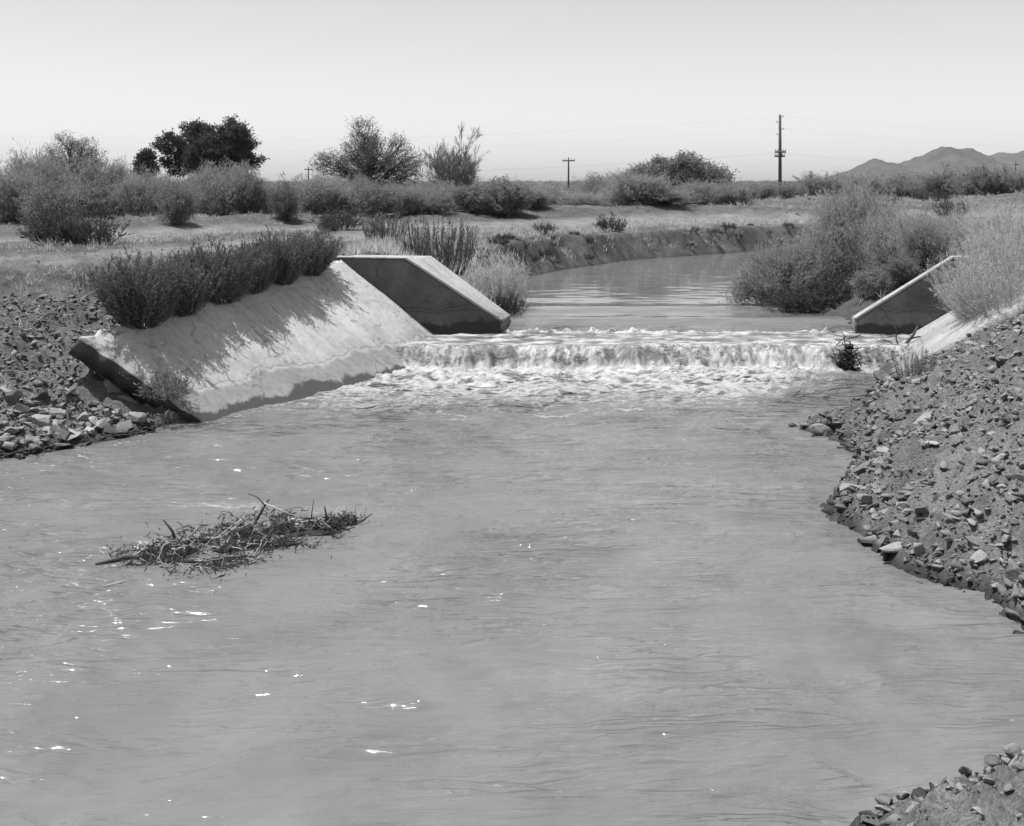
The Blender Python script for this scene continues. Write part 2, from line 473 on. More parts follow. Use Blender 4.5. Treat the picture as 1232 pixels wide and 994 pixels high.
def land(x, y, detail=True):
    x = np.asarray(x, float); y = np.asarray(y, float)
    sd = shore_sd(x, y)
    wl = .44 * sst(18.3, 20.2, y)
    left = sst(2.0, -2.0, x + 0 * y) * sst(24, 20, y)
    T = 1.62 + .12 * vn(x * .11, y * .11, 5)
    T = np.where((x < 0) & (y < 22), 1.10 + np.clip(y - 14.2, 0, 5.5) * .098 + .04 * vn(x * .5, y * .5, 6), T)
    up = sst(24, 28, y)
    T = T - .25 * up * sst(6, 1, sd) * sst(60, 50, y)
    T = T + .42 * np.exp(-(line_dist(x, y, BERM) / 1.7) ** 2) * (.8 + .4 * vn(x * .35, y * .35, 8))
    T = T + .55 * np.exp(-((x - 17) / 5.5) ** 2 - ((y - 62) / 4.0) ** 2) * (1 + .5 * vn(x * .4, y * .4, 9)) + .5 * np.exp(-((x - 31) / 9) ** 2 - ((y - 70) / 5.0) ** 2) * (1 + .5 * vn(x * .4, y * .4, 10))
    ra = line_dist(x, y, ROAD_A); rb = line_dist(x, y, ROAD_B)
    T = T - .06 * np.exp(-(ra / 1.0) ** 2) - .05 * np.exp(-(rb / .8) ** 2)
    # far desert: gentle swells
    T = T + .25 * vn(x * .02, y * .02, 11) * sst(60, 200, y) 
    slope = .60 - .10 * left - .09 * sst(14.5, 16, y) * sst(3, 4, x) * sst(20, 19, y)
    slope = slope + .75 * sst(26, 29, y) * sst(60, 52, y) - .02 * (y > 19.8)
    slope = np.where((y > 19.6) & (y < 25), .52, slope)
    lump = .09 * fbm(x * 1.1, y * 1.1, 3, 21) * sst(.0, .8, sd) * (1 - .7 * sst(15, 16.5, y) * (x > 3))
    # rills cut slantwise into the eroded upstream bank
    q_ = x * .75 + y * .3 + .9 * sd
    rill = .55 * np.abs(vn(q_ * 1.2, (x + y) * .1, 31)) + .5 * np.abs(vn(q_ * 3.2, (x + y) * .2, 33)) - .08 * fbm(x * 2, y * 2, 3, 34)
    rl = np.where(y > 25, (.28 - rill) * 1.5 * sst(.05, .6, sd) * sst(2.0, 1.0, sd), 0)
    zb = wl + slope * sd + np.where(y < 19, lump, lump * .6) + rl
    k = .12
    h = np.clip(.5 + .5 * (T - zb) / k, 0, 1)
    z = T * (1 - h) + zb * h - k * h * (1 - h)
    z = np.where(sd < 0, np.maximum(wl + sd * .8, wl - .7), z)
    # beneath and beside the linings
    zl, tl = lining_z(x, np.maximum(y, 14.25), LF0, LF1, LT0, LT1)
    gap = .17 + .10 * sst(14.4, 14.1, y) + .35 * np.clip(14.15 - y, 0, 5)
    z = np.where((y > 12.5) & (y < 19.9) & (x < 2) & (zl - gap < z) & (zl < tl + .02), zl - gap, z)
    zr, tr = lining_z(x, np.maximum(y, 17.2), RF0, RF1, RT0, RT1)
    z = np.where((y > 17.35) & (y < 19.95) & (x > 4) & (zr < tr + .02), np.minimum(z, zr - .16), z)
    # keep soil out of the headwalls' opening
    if detail:
        near = sst(30, 18, y) * sst(14, 9, np.abs(x))
        z = z + near * (.065 * fbm(x * 3, y * 3, 6, 41, .72) + .06 * np.abs(vn(x * 9, y * 9, 47)) + .02 * vn(x * 15, y * 15, 48)) * (sd > .05)
        z = z + .04 * fbm(x * 1.3, y * 1.3, 4, 45) * sst(18, 26, y) * (sd > .3)
    return z

def lin(a, b, step): return np.linspace(a, b, int(round((b - a) / step)) + 1)
def geo(a, b, s0, r):
    o = [a]; s = s0
    while abs(o[-1] - a) < abs(b - a): s *= r; o.append(o[-1] + (s if b > a else -s))
    o[-1] = b; return np.array(o)

def grid(xs, ys):
    X, Y = np.meshgrid(xs, ys)
    nx, ny = len(xs), len(ys)
    i = np.arange(nx * ny).reshape(ny, nx)
    q = np.stack([i[:-1, :-1], i[:-1, 1:], i[1:, 1:], i[1:, :-1]], -1).reshape(-1, 4)
    return X.ravel(), Y.ravel(), q

xs = np.unique(np.concatenate([geo(-8.5, -7000, .06, 1.06)[1:], lin(-8.5, 9, .05), lin(9.15, 30, .15), geo(30, 7000, .2, 1.08)[1:]]))
ys = np.unique(np.concatenate([geo(4, -300, .1, 1.25)[1:], lin(4, 21, .05), lin(21.1, 52, .1), geo(52, 8000, .12, 1.06)[1:]]))
X, Y, Q = grid(xs, ys)
Z = land(X, Y)
track = np.maximum(np.exp(-(line_dist(X, Y, ROAD_A) / 1.25) ** 4), .9 * np.exp(-(line_dist(X, Y, ROAD_B) / 1.0) ** 4))
track = np.clip(track * (1.0 + .5 * vn(X * .8, Y * .8, 61) + .3 * vn(X * 3, Y * 3, 62)), 0, 1)
sdv = shore_sd(X, Y)
damp = sst(.13, .0, Z - .44 * sst(18.3, 20.2, Y) + .05 * vn(X * 3, Y * 3, 63)) * (np.abs(X) < 60) * (Y < 60)
fill = sst(19.5, 17.5, Y) * sst(3.2, 1.8, sdv) * (X > -8) * (X < 10)
isr = track[Q].mean(1) > .5
V = np.stack([X, Y, Z], 1)
for nm, mask in (('ground', ~isr), ('dirt_road', isr)):
    q = Q[mask]; used = np.unique(q); remap = np.zeros(len(V), np.int64); remap[used] = np.arange(len(used))
    o = MB().add(V[used], remap[q]).build(nm, M['dirt'], smooth=True, attrs={'track': track[used], 'damp': damp[used], 'fill': fill[used]})
    tag(o, kind='structure')

# mountains on the horizon
def mountain(name, prof, Yc, depth, seed):
    pu = np.array([a for a, b in prof], float); ph = np.array([(HZ - b) / F_PX * Yc for a, b in prof])
    pxm = (pu - 616) / F_PX * Yc
    gx = np.linspace(pxm[0], pxm[-1], 220); gy = np.linspace(-depth, depth, 90)
    A, B, q = grid(gx, gy)
    H = np.interp(A, pxm, ph)
    w = np.clip(1 - np.abs(B) / depth, 0, 1) ** 1.15
    rid = 1 - np.abs(fbm(A / 190, B / 260, 5, seed))
    z = H * w * (.30 + .85 * rid * (1 - w) ** .6 + .70 * w ** 2) + 4 * fbm(A / 40, B / 40, 3, seed + 9) * w - 3
    return tag(MB().add(np.stack([A, B + Yc, z], 1), q).build(name, M['mount'], smooth=True), kind='structure')
mountain('mountain', [(985,217),(1005,210),(1030,201),(1053,189),(1066,194),(1082,195),(1100,188),(1116,184),(1133,175),(1150,178),(1168,178),(1180,184),(1195,192),(1215,203),(1240,212),(1270,217)], 4200, 620, 71)
mountain('mountain_ridge', [(1130,217),(1165,200),(1190,186),(1205,183),(1222,184),(1240,178),(1280,182),(1330,196),(1400,217)], 5600, 700, 72)

# haze: even thin air between the camera and the mountains
hz = MB().box((-6900, -250, -4), (6900, 7800, 420))
hm = bpy.data.materials.new('haze_air'); hm.use_nodes = True
hm.node_tree.nodes.clear()
ho = hm.node_tree.nodes.new('ShaderNodeOutputMaterial')
hv = N(hm.node_tree, 'ShaderNodeVolumePrincipled', Density=.00004)
hv.inputs['Color'].default_value = (1, 1, 1, 1)
hv.inputs['Anisotropy'].default_value = 0
hm.node_tree.links.new(hv.outputs[0], ho.inputs['Volume'])
tag(hz.build('haze', hm), kind='stuff')

# ------------------------------------------------------------------ the water
wx = np.unique(np.concatenate([geo(-6.2, -12, .05, 1.06)[1:], lin(-6.2, 7, .03), geo(7, 100, .06, 1.08)[1:]]))
wy = np.unique(np.concatenate([geo(5, -30, .05, 1.2)[1:], lin(5, 14, .03), lin(14, 20.4, .02), geo(20.4, 66, .03, 1.02)[1:]]))
X, Y, Q = grid(wx, wy)
sdw = shore_sd(X, Y)
yf = 18.42 + .24 * vn(X * .9, X * 0, 81) + .16 * vn(X * 3.3, X * 0, 82) + .04 * vn(X * 9, X * 0, 127)
yl = yf + .46 + .22 * vn(X * 1.9, X * 0 + 3, 83)
t = np.clip((Y - yf) / (yl - yf), 0, 1)
Zw = .35 * (1 - (1 - t) ** 2.2)
Zw += .05 * sst(18.9, 19.9, Y) + .10 * sst(19.85, 21.2, Y)
calm = sst(20.3, 21.0, Y)
bell = (t * (1 - t) * 4); dg0 = 3.5 * t * vn(X * .9, X * 0, 5)
chan = 1.0
warpx = X + .25 * vn(X * .9, Y * .9, 91); warpy = Y + .25 * vn(X * .9, Y * .9, 92)
waves = .016 * vn(warpx * .8, warpy * 1.3, 93) + .013 * vn(warpx * 1.5, warpy * 3.0, 94) + .009 * (.5 - np.abs(vn(warpx * 2.4, warpy * 6, 95))) + .004 * vn(warpx * 5, warpy * 14, 96)
pool = (Y < yf)
energy = 1.5 + 1.8 * sst(12.5, 17.5, Y) * sst(0, -1.2, sdw)
energy = np.where(pool, energy, .5) * (1 - .85 * calm)
Zw += waves * energy
boil = sst(16.2, 18.2, Y) * sst(18.62, 18.4, Y) * sst(6.0, 4.8, X)
Zw += boil * (.035 + .05 * fbm(X * 3.2, Y * 4.2, 4, 97, .6))
apron = sst(18.75, 18.95, Y) * sst(20.25, 19.9, Y)
Zw += apron * .018 * fbm(X * 4, Y * 6, 4, 98)
Zw += bell * (.05 * vn(X * 4 + t * 1.5, t * 1.2, 101) + .03 * vn(X * 16 + dg0, t * 5, 130) + .03 * (np.abs(vn(X * 13 + 2 * t * vn(X * .7, X * 0, 7), t * 1.4, 102)) - .3))
crest = np.exp(-((Y - 20.0 - .1 * vn(X * 1.5, X * 0, 103)) / .14) ** 2)
Zw += crest * .05 * np.maximum(fbm(X * 4, Y * 3, 3, 104, .7) + .05, 0) * 1.6 * (.35 + sst(.1, -.1, X - 2.4) + sst(5, 5.4, X))
# smooth standing swells above the crest, then low ripples up the canal
Zw += calm * (.03 * np.sin((Y - 20.6) * 3.2 + .3 * vn(X * .3, Y * .2, 105)) * np.exp(-((Y - 22) / 1.8) ** 2) + .006 * vn(X * 1.2, Y * 2.6, 106) + .003 * vn(X * 3, Y * 5, 129))
# wakes trailing from the drift heap, and from the bank stones
drx, dry_ = X + 2.6, Y - 9.6
alng = -(drx * .75 + dry_ * .55); acr = drx * -.55 + dry_ * .75
wake = sst(.6, 1.0, alng) * np.exp(-np.maximum(alng - .8, 0) / 1.6) * (np.abs(acr) < .9 + alng * .1)
Zw += .035 * wake * (.4 - np.abs(vn(acr * 5, alng * .5, 107))) * 1.5
# foam
wx2 = X + .22 * fbm(X * 2, Y * 2.5, 2, 121); wy2 = Y + .16 * fbm(X * 2, Y * 2.5, 2, 122)
st1 = 1 - np.abs(fbm(wx2 * 1.9 + .3 * Y, wy2 * 4.2, 5, 111, .66)) * 1.55
st2 = fbm(X * 7, Y * 11, 4, 112, .7)
zone = sst(13.4, 18.0, Y) * sst(5.9, 3.6, X + (17.8 - Y) * .55) * sst(-4.2 - (14 - Y) * 0, -2.2, X + (17.8 - Y) * .45)
foam = np.where(pool, np.clip(zone ** 1.3 * .66 + .62 * (st1 - .55) * sst(0, .35, zone) + .16 * st2 * zone, 0, 1), 0)
fl_d = line_dist(X, Y, [(-1.8, 17.6), (-3.0, 15.6), (-4.2, 13.6), (-5.2, 11.6), (-6.0, 9.5)])
fleck = sst(.62, 1.0, fbm(X * 9, Y * 11, 3, 142, .65) + .55 * vn(X * 1.2, Y * 1.5, 143)) * np.exp(-(fl_d / .75) ** 2)
foam = np.maximum(foam, pool * fleck * .75)
arc = np.exp(-((Y - (15.05 + .13 * (X - .3) ** 2 * .5 + .3 * vn(X * 1.1, X * 0, 113) + .16 * vn(X * 3, Y * 3, 128))) / .09) ** 2) * (X > -3.2) * (X < 3.4)
foam = np.maximum(foam, pool * arc * sst(.05, .7, vn(X * 1.1, Y, 114) + .8 * st2) * .8)
thin = sst(.88, .985, 1 - np.abs(vn(wx2 * .75 + .25 * Y, wy2 * 1.7, 131))) * sst(12.6, 15.5, Y) * sst(18.2, 16.5, Y) * sst(.1, .65, vn(X * .6, Y * .8, 132) + .8 * st2) * sst(4.2, 2.8, X) * sst(-3.6, -2.2, X)
foam = np.maximum(foam, pool * thin * .62)
foot = np.exp(-((Y - yf + .12) / .22) ** 2)
foam = np.maximum(foam, foot * (.75 + .35 * st2))
face = (t > 0) & (t < 1)
dg = 3.5 * t * vn(X * .9, X * 0, 5)
fstr = .6 * vn(X * 6 + dg, t * 2.2 + X * .2, 115) + .8 * vn(X * 15 + 2 * dg, t * 4.5, 116) + .8 * vn(X * 34 + 3 * dg, t * 9, 126)
foam = np.where(face, np.clip(.44 + .42 * fstr + .35 * vn(X * 1.3, t * 1.5, 117) + .25 * sst(.75, 1, t) + .3 * sst(.25, 0, t), 0, 1), foam)
foam = np.where(Y >= yl, apron * np.clip(.40 + .55 * fbm(X * 2.2, Y * 5, 4, 118, .6) + .2 * sst(19.3, 18.9, Y), 0, 1), foam)
foam = np.maximum(foam, crest * sst(-.3, .35, fbm(X * 5, Y * 6, 4, 104, .7) + .5 * vn(X * .7, X * 0, 119) + .35 * sst(3, 2, X) - .1))
foam *= (X > -6)
chop = np.where(pool, .55 + .75 * sst(11, 17, Y), 1.2) * (1 - .985 * calm) 
chop = chop * (.65 + .7 * (.5 + .5 * vn(X * .35, Y * .5, 120)))
keep = (sdw[Q].min(1) < 2.4)
V = np.stack([X, Y, Zw], 1)
q = Q[keep]; used = np.unique(q); remap = np.zeros(len(V), np.int64); remap[used] = np.arange(len(used))
tag(MB().add(V[used], remap[q]).build('canal_water', M['water'], smooth=True, attrs={'foam': foam[used], 'chop': chop[used]}), kind='structure')

# ------------------------------------------------------------------ concrete linings and headwalls
def lining(name, F0, F1, T0, T1, label, flip):
    ns, nt_ = 130, 70
    s = np.linspace(0, 1, ns)[:, None]; tt = np.linspace(-.55, 1, nt_)[None, :]
    F = F0 + (F1 - F0) * s[..., None]; T = T0 + (T1 - T0) * s[..., None]
    ragged = .05 * vn(s * 17, s * 0, 131) + .035 * vn(s * 45, s * 0, 132)
    tq = tt + ragged * sst(.85, 1, tt)
    Pt = F + (T - F) * tq[..., None]
    nrm = unit(np.cross((T1 - F1), (F1 - F0)))[None, None] * (1 if not flip else -1)
    if nrm[0, 0, 2] < 0: nrm = -nrm
    wob = .012 * vn(Pt[..., 0] * 1.5, Pt[..., 1] * 1.5, 133) + .004 * vn(Pt[..., 0] * 9, Pt[..., 1] * 9, 134)
    # chipped downstream edge
    edge = sst(.035, 0, s) * (.02 + .05 * np.maximum(vn(tt * 9, tt * 0, 135), 0))
    top = Pt + nrm * (wob - edge)[..., None]
    top[0, :, 1] += (.03 * vn(tt * 11, tt * 0, 136))[0]
    bot = Pt - nrm * .27
    bot[0] = top[0] - nrm[0] * .27
    n = ns * nt_
    i = np.arange(n).reshape(ns, nt_)
    qa = np.stack([i[:-1, :-1], i[1:, :-1], i[1:, 1:], i[:-1, 1:]], -1).reshape(-1, 4)
    def strip(e): return np.stack([e[:-1], e[1:], e[1:] + n, e[:-1] + n], -1)
    soil = (sst(.28, .0, s) * sst(.25, .75, tt) + .9 * sst(.86, 1, tt) * sst(.95, .8, s)) * np.ones_like(Pt[..., 0])
    mb = MB().add(np.concatenate([top.reshape(-1, 3), bot.reshape(-1, 3)]), [qa, qa[:, ::-1] + n, strip(i[0]), strip(i[-1]), strip(i[:, 0]), strip(i[:, -1])])
    o = mb.build(name, M['lining_dusty' if flip else 'lining'], attrs={'soil': np.concatenate([soil.ravel()] * 2)})
    bm = bmesh.new(); bm.from_mesh(o.data); bmesh.ops.recalc_face_normals(bm, faces=bm.faces)
    bm.faces.ensure_lookup_table(); nq = 2 * len(qa)
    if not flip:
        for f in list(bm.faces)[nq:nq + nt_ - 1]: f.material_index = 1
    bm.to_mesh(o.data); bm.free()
    o.data.materials.append(M['end_shade'])
    return tag(o, label, 'canal lining')
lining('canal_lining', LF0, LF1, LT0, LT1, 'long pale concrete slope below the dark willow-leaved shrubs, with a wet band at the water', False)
lining('canal_lining', RF0, RF1, RT0, RT1, 'short pale concrete slope half buried by rubble under the dry tan shrubs', True)

def prism(mb, front, back, n=1):
    """closed solid between two polygons with the same corners"""
    k = len(front)
    V = np.array(list(front) + list(back), float)
    side = np.array([(j, (j + 1) % k, (j + 1) % k + k, j + k) for j in range(k)])
    return mb.add(V, [np.arange(k)[None, :], np.arange(k)[None, ::-1] + k, side])

def bevelled(o, w=.018):
    bm = bmesh.new(); bm.from_mesh(o.data)
    bmesh.ops.recalc_face_normals(bm, faces=bm.faces)
    bmesh.ops.bevel(bm, geom=[e for e in bm.edges], offset=w, segments=2, affect='EDGES', profile=.6)
    bm.to_mesh(o.data); bm.free()
    return o

def headwall(label, it, ib, ot, ob, dx_top, dx_bot, depth, sgn):
    """it/ib: inner edge top and bottom, ot/ob: outer edge top and bottom, at the downstream face (x, z)"""
    y0, y1 = 19.78, 20.02
    r = empty('headwall', (ib[0], y0, .4)); tag(r, label, 'headwall')
    loc = np.array(r.location)
    zb = -.3
    obx = ob[0] + (ob[0] - ot[0]) / (ob[1] - ot[1]) * (zb - ob[1])
    fr = [(it[0], it[1]), (ib[0], ib[1]), (ib[0], zb), (obx - .25 * sgn, zb), (ob[0] - .25 * sgn, ob[1]), (ot[0] - .25 * sgn, ot[1])]
    def poly(y, sh=0.0, shb=0.0, dz=0.0):
        return [np.array([a + (sh if j in (0, 5) else shb), y, z + dz]) - loc for j, (a, z) in enumerate(fr)]
    k = (y1 - y0) / depth
    mb = MB(); prism(mb, poly(y0), poly(y1, dx_top * k, dx_bot * k))
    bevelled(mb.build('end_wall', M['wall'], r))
    k2 = (y1 + .025 - y0) / depth
    mb = MB(); prism(mb, poly(y1 + .025, dx_top * k2, dx_bot * k2, -.012), poly(y0 + depth, dx_top, dx_bot, -.012))
    bevelled(mb.build('sloped_slab', M['cap'], r))
    # thin pale coping along the crest and down the inner edge of the end wall
    a, b = np.array([it[0], y0, it[1]]), np.array([ib[0], y0, ib[1]])
    n = np.array([-(b - a)[2], 0, (b - a)[0]]); n = n / np.linalg.norm(n); n = n if n[2] > 0 else -n
    c = np.array([ot[0] - .25 * sgn, y0, ot[1]])
    mb = MB()
    off = n * .004
    th = n * .04
    def quad(p, q_):
        s0 = np.array([dx_top * k, y1 - y0, 0]); s1 = np.array([dx_bot * k, y1 - y0, 0])
        return p, q_, s0, s1
    e = np.array([0, .004, 0])
    prism(mb, [a + off - e - loc, b + off - e - loc, b + off + th - e - loc, a + off + th - e - loc], [x + np.array([s_, y1 - y0, 0]) - loc for x, s_ in ((a + off, dx_top * k), (b + off, dx_bot * k), (b + off + th, dx_bot * k), (a + off + th, dx_top * k))])
    o = mb.build('coping', M['cap'], r); bevelled(o, .006)
    mb = MB(); up = np.array([0, 0, .026]); lo = np.array([0, 0, .004])
    a2 = a + np.array([.02 * sgn, 0, 0])
    prism(mb, [a2 + lo - e - loc, c + lo - e - loc, c + lo + up - e - loc, a2 + lo + up - e - loc], [x + np.array([dx_top * k, y1 - y0, 0]) - loc for x in (a2 + lo, c + lo, c + lo + up, a2 + lo + up)])
    bevelled(mb.build('top_edge', M['cap'], r), .006)
    return r
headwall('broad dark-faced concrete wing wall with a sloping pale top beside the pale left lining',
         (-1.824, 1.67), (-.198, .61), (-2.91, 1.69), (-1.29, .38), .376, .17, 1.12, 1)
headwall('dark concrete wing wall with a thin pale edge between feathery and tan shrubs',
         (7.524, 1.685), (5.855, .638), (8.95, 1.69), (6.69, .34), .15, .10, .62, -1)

# ------------------------------------------------------------------ shrubs and trees
def stems(rng, H, R, n, lean, base_r, npt=6, straight=.5):
    az = rng.uniform(0, 2 * np.pi, n); ln = lean * np.sqrt(rng.uniform(0, 1, n))
    rr = base_r * np.sqrt(rng.uniform(0, 1, n)) * (.4 + .6 * ln / max(lean, .01))
    st = np.stack([np.cos(az) * rr, np.sin(az) * rr * 1.0, np.zeros(n)], 1)
    az2 = az + rng.normal(0, .35, n)
    L = H * rng.uniform(.62, 1.03, n) * (1 - .15 * (ln / max(lean, .01)) ** 2)
    p = st; out = [p]
    for j in range(1, npt):
        a = ln * (1.15 - straight * j / npt) + rng.normal(0, .06, n)
        d = np.stack([np.cos(az2) * np.sin(a), np.sin(az2) * np.sin(a), np.cos(a)], 1)
        p = p + d * (L / (npt - 1))[:, None]; out.append(p)
    return np.stack(out, 1)

def shrub(name, seed, H, R, n, lean, base_r, nbr, ratio, ang, up, nleaf, ll, lw, lmat, smat, t0=.15, spread=.45, sr=.006, sub=0, straight=.5, trange=(.2, 1.), sz=(1, 1)):
    rng = np.random.default_rng(seed)
    r = empty(name)
    P0 = stems(rng, H, R, n, lean, base_r, straight=straight)
    P0[..., 0] *= sz[0]; P0[..., 1] *= sz[1]
    P1 = grow(rng, P0, nbr, ratio, ang, up, trange)
    mb = MB()
    tubes(mb, P0, sr * np.linspace(1, .35, P0.shape[1])[None, :])
    tubes(mb, P1, sr * .55 * np.linspace(1, .4, P1.shape[1])[None, :])
    src = P1
    if sub:
        P2 = grow(rng, P1, sub, .55, ang, up, (.2, 1.)); tubes(mb, P2, sr * .35 * np.linspace(1, .4, 4)[None, :]); src = np.concatenate([P1, P2])
    mb.build('stems', M[smat], r)
    C1, D1 = on_lines(rng, src, int(nleaf * .8), 0.0)
    C0, D0 = on_lines(rng, P0, nleaf - len(C1), t0)
    C = np.concatenate([C1, C0]); D = np.concatenate([D1, D0])
    ml = MB()
    leaves(ml, C, D + rng.normal(0, spread, C.shape), ll * rng.uniform(.6, 1.3, len(C)), lw * rng.uniform(.7, 1.3, len(C)), rng)
    ml.build('foliage', M[lmat], r)
    return r

def bush(name, seed, lobes, nleaf, ll, lw, lmat, smat='stem', nst=60, up=.9, sr=.008, rough=.35, jit=.5):
    """a rounded bush: lobes (x, y, z, rx, ry, rz) filled with small leaves on stems fanning from one root"""
    rng = np.random.default_rng(seed); r = empty(name)
    L = np.array(lobes, float); w = L[:, 3] * L[:, 4] * L[:, 5]; w = w / w.sum()
    def pts(n, pw):
        k = rng.choice(len(L), n, p=w); d = unit(rng.normal(size=(n, 3))); rad = rng.uniform(0, 1, n) ** pw
        bumpy = 1 + rough * (vn(d[:, 0] * 2.6 + k * 7, d[:, 2] * 2.6 + d[:, 1] * 2.1, seed) + .7 * vn(d[:, 0] * 7 + k * 3, d[:, 2] * 7 + d[:, 1] * 5, seed + 1))
        p = L[k, :3] + d * (rad * bumpy)[:, None] * L[k, 3:]
        return p, k, d
    e, _, _ = pts(nst, .4); e = e[e[:, 2] > .15]
    s = np.linspace(0, 1, 6)[None, :, None]
    b = rng.normal(0, .12, e.shape) * np.array([1, 1, 0]); c = e * np.array([.55, .55, .65]) + rng.normal(0, .05, e.shape)
    P0 = (1 - s) ** 2 * b[:, None] + 2 * s * (1 - s) * c[:, None] + s ** 2 * e[:, None]
    P1 = grow(rng, P0, 5, .35, .5, .3, (.35, 1.))
    mb = MB(); tubes(mb, P0, sr * np.linspace(1, .35, 6)[None]); tubes(mb, P1, sr * .45 * np.linspace(1, .4, 4)[None]); mb.build('stems', M[smat], r)
    n1 = int(nleaf * .3)
    C1, D1 = on_lines(rng, P1, n1)
    # leaves gathered into sprays
    nsp = max(20, (nleaf - n1) // 14); q, k, d = pts(nsp, .42)
    q = q[q[:, 2] > -.02]; nsp = len(q); i = rng.integers(0, nsp, nleaf - n1)
    axis = unit(q * np.array([.6, .6, .2]) + np.array([0, 0, up]) + rng.normal(0, .3, q.shape))
    tt = rng.uniform(-1, 1, len(i))[:, None]
    C = q[i] + axis[i] * tt * ll * 1.7 + rng.normal(0, ll * .35, (len(i), 3))
    C = np.concatenate([C1, C]); D = np.concatenate([D1, axis[i]]) + rng.normal(0, jit, C.shape)
    C[:, 2] = np.abs(C[:, 2])
    ml = MB(); leaves(ml, C, D, ll * rng.uniform(.6, 1.4, len(C)), lw * rng.uniform(.7, 1.3, len(C)), rng)
    ml.build('foliage', M[lmat], r)
    return r

def place(o, x, y, z=None, rz=0, s=1, label=None, cat='shrub', group=None, sink=.03):
    o.location = (x, y, (float(land(np.array([x]), np.array([y]))[0]) if z is None else z) - sink)
    o.rotation_euler = (0, 0, rz); o.scale = (s, s, s) if np.isscalar(s) else s
    return tag(o, label, cat, group)

# four willow-leaved shrubs rooted along the top of the left lining
arrow = [shrub('willow_leaf_shrub', 200 + i, 1.02, .8, 230, .72, .26, 8, .34, .40, .25, 42000, .055, .012, 'arrow', 'stem', t0=.10, spread=.40, sr=.005, straight=.62, trange=(.12, 1)) for i in range(2)]
al = [(.17, .90, 'willow-leaved shrub at the downstream end of the lining, nearest the loose rock pile'),
      (.30, .74, 'willow-leaved shrub second from the rock pile on top of the lining'),
      (.44, .84, 'willow-leaved shrub third from the rock pile on top of the lining'),
      (.57, .72, 'willow-leaved shrub third from the concrete wing wall on top of the lining'),
      (.69, .78, 'willow-leaved shrub second from the concrete wing wall on top of the lining'),
      (.82, .68, 'willow-leaved shrub at the upstream end of the row, nearest the concrete wing wall')]
for i, (sp, s, lb) in enumerate(al):
    p = LT0 + (LT1 - LT0) * sp
    o = arrow[i] if i < 2 else copy_tree(arrow[i % 2])
    place(o, p[0] + .06, p[1] + .05, p[2] - .06, -.40 + math.pi * (i % 2) + .25 * math.sin(i * 2.3), (s * (.80 + .08 * math.sin(i * 1.7)), s * 1.45, s * .98), lb, 'shrub', 'willow-leaved shrubs along the top of the lining', .05)

# scrub in the background: prototypes
def rand_lobes(seed, n, H):
    g = np.random.default_rng(seed); o = [(0, 0, H * .45, .72, .7, H * .48)]
    for k in range(n):
        a = g.uniform(0, 6.3); q = g.uniform(.3, .62)
        o.append((math.cos(a) * q, math.sin(a) * q, H * g.uniform(.3, .72), g.uniform(.28, .46), g.uniform(.28, .46), H * g.uniform(.22, .36)))
    return o
def proto_dark(seed): return bush('scrub_bush', seed, rand_lobes(seed, 6, 1.6), 26000, .085, .022, 'dull', up=.5, jit=.7, rough=.55)
def proto_feather(seed): return bush('scrub_bush', seed, rand_lobes(seed, 7, 1.7), 30000, .13, .014, 'mid', up=1.3, jit=.4, rough=.62)
PD = [proto_dark(300), proto_dark(301)]; PF = [proto_feather(310), proto_feather(311), proto_feather(312)]
used_p = set()
def from_proto(p):
    if id(p) in used_p: return copy_tree(p)
    used_p.add(id(p)); return p
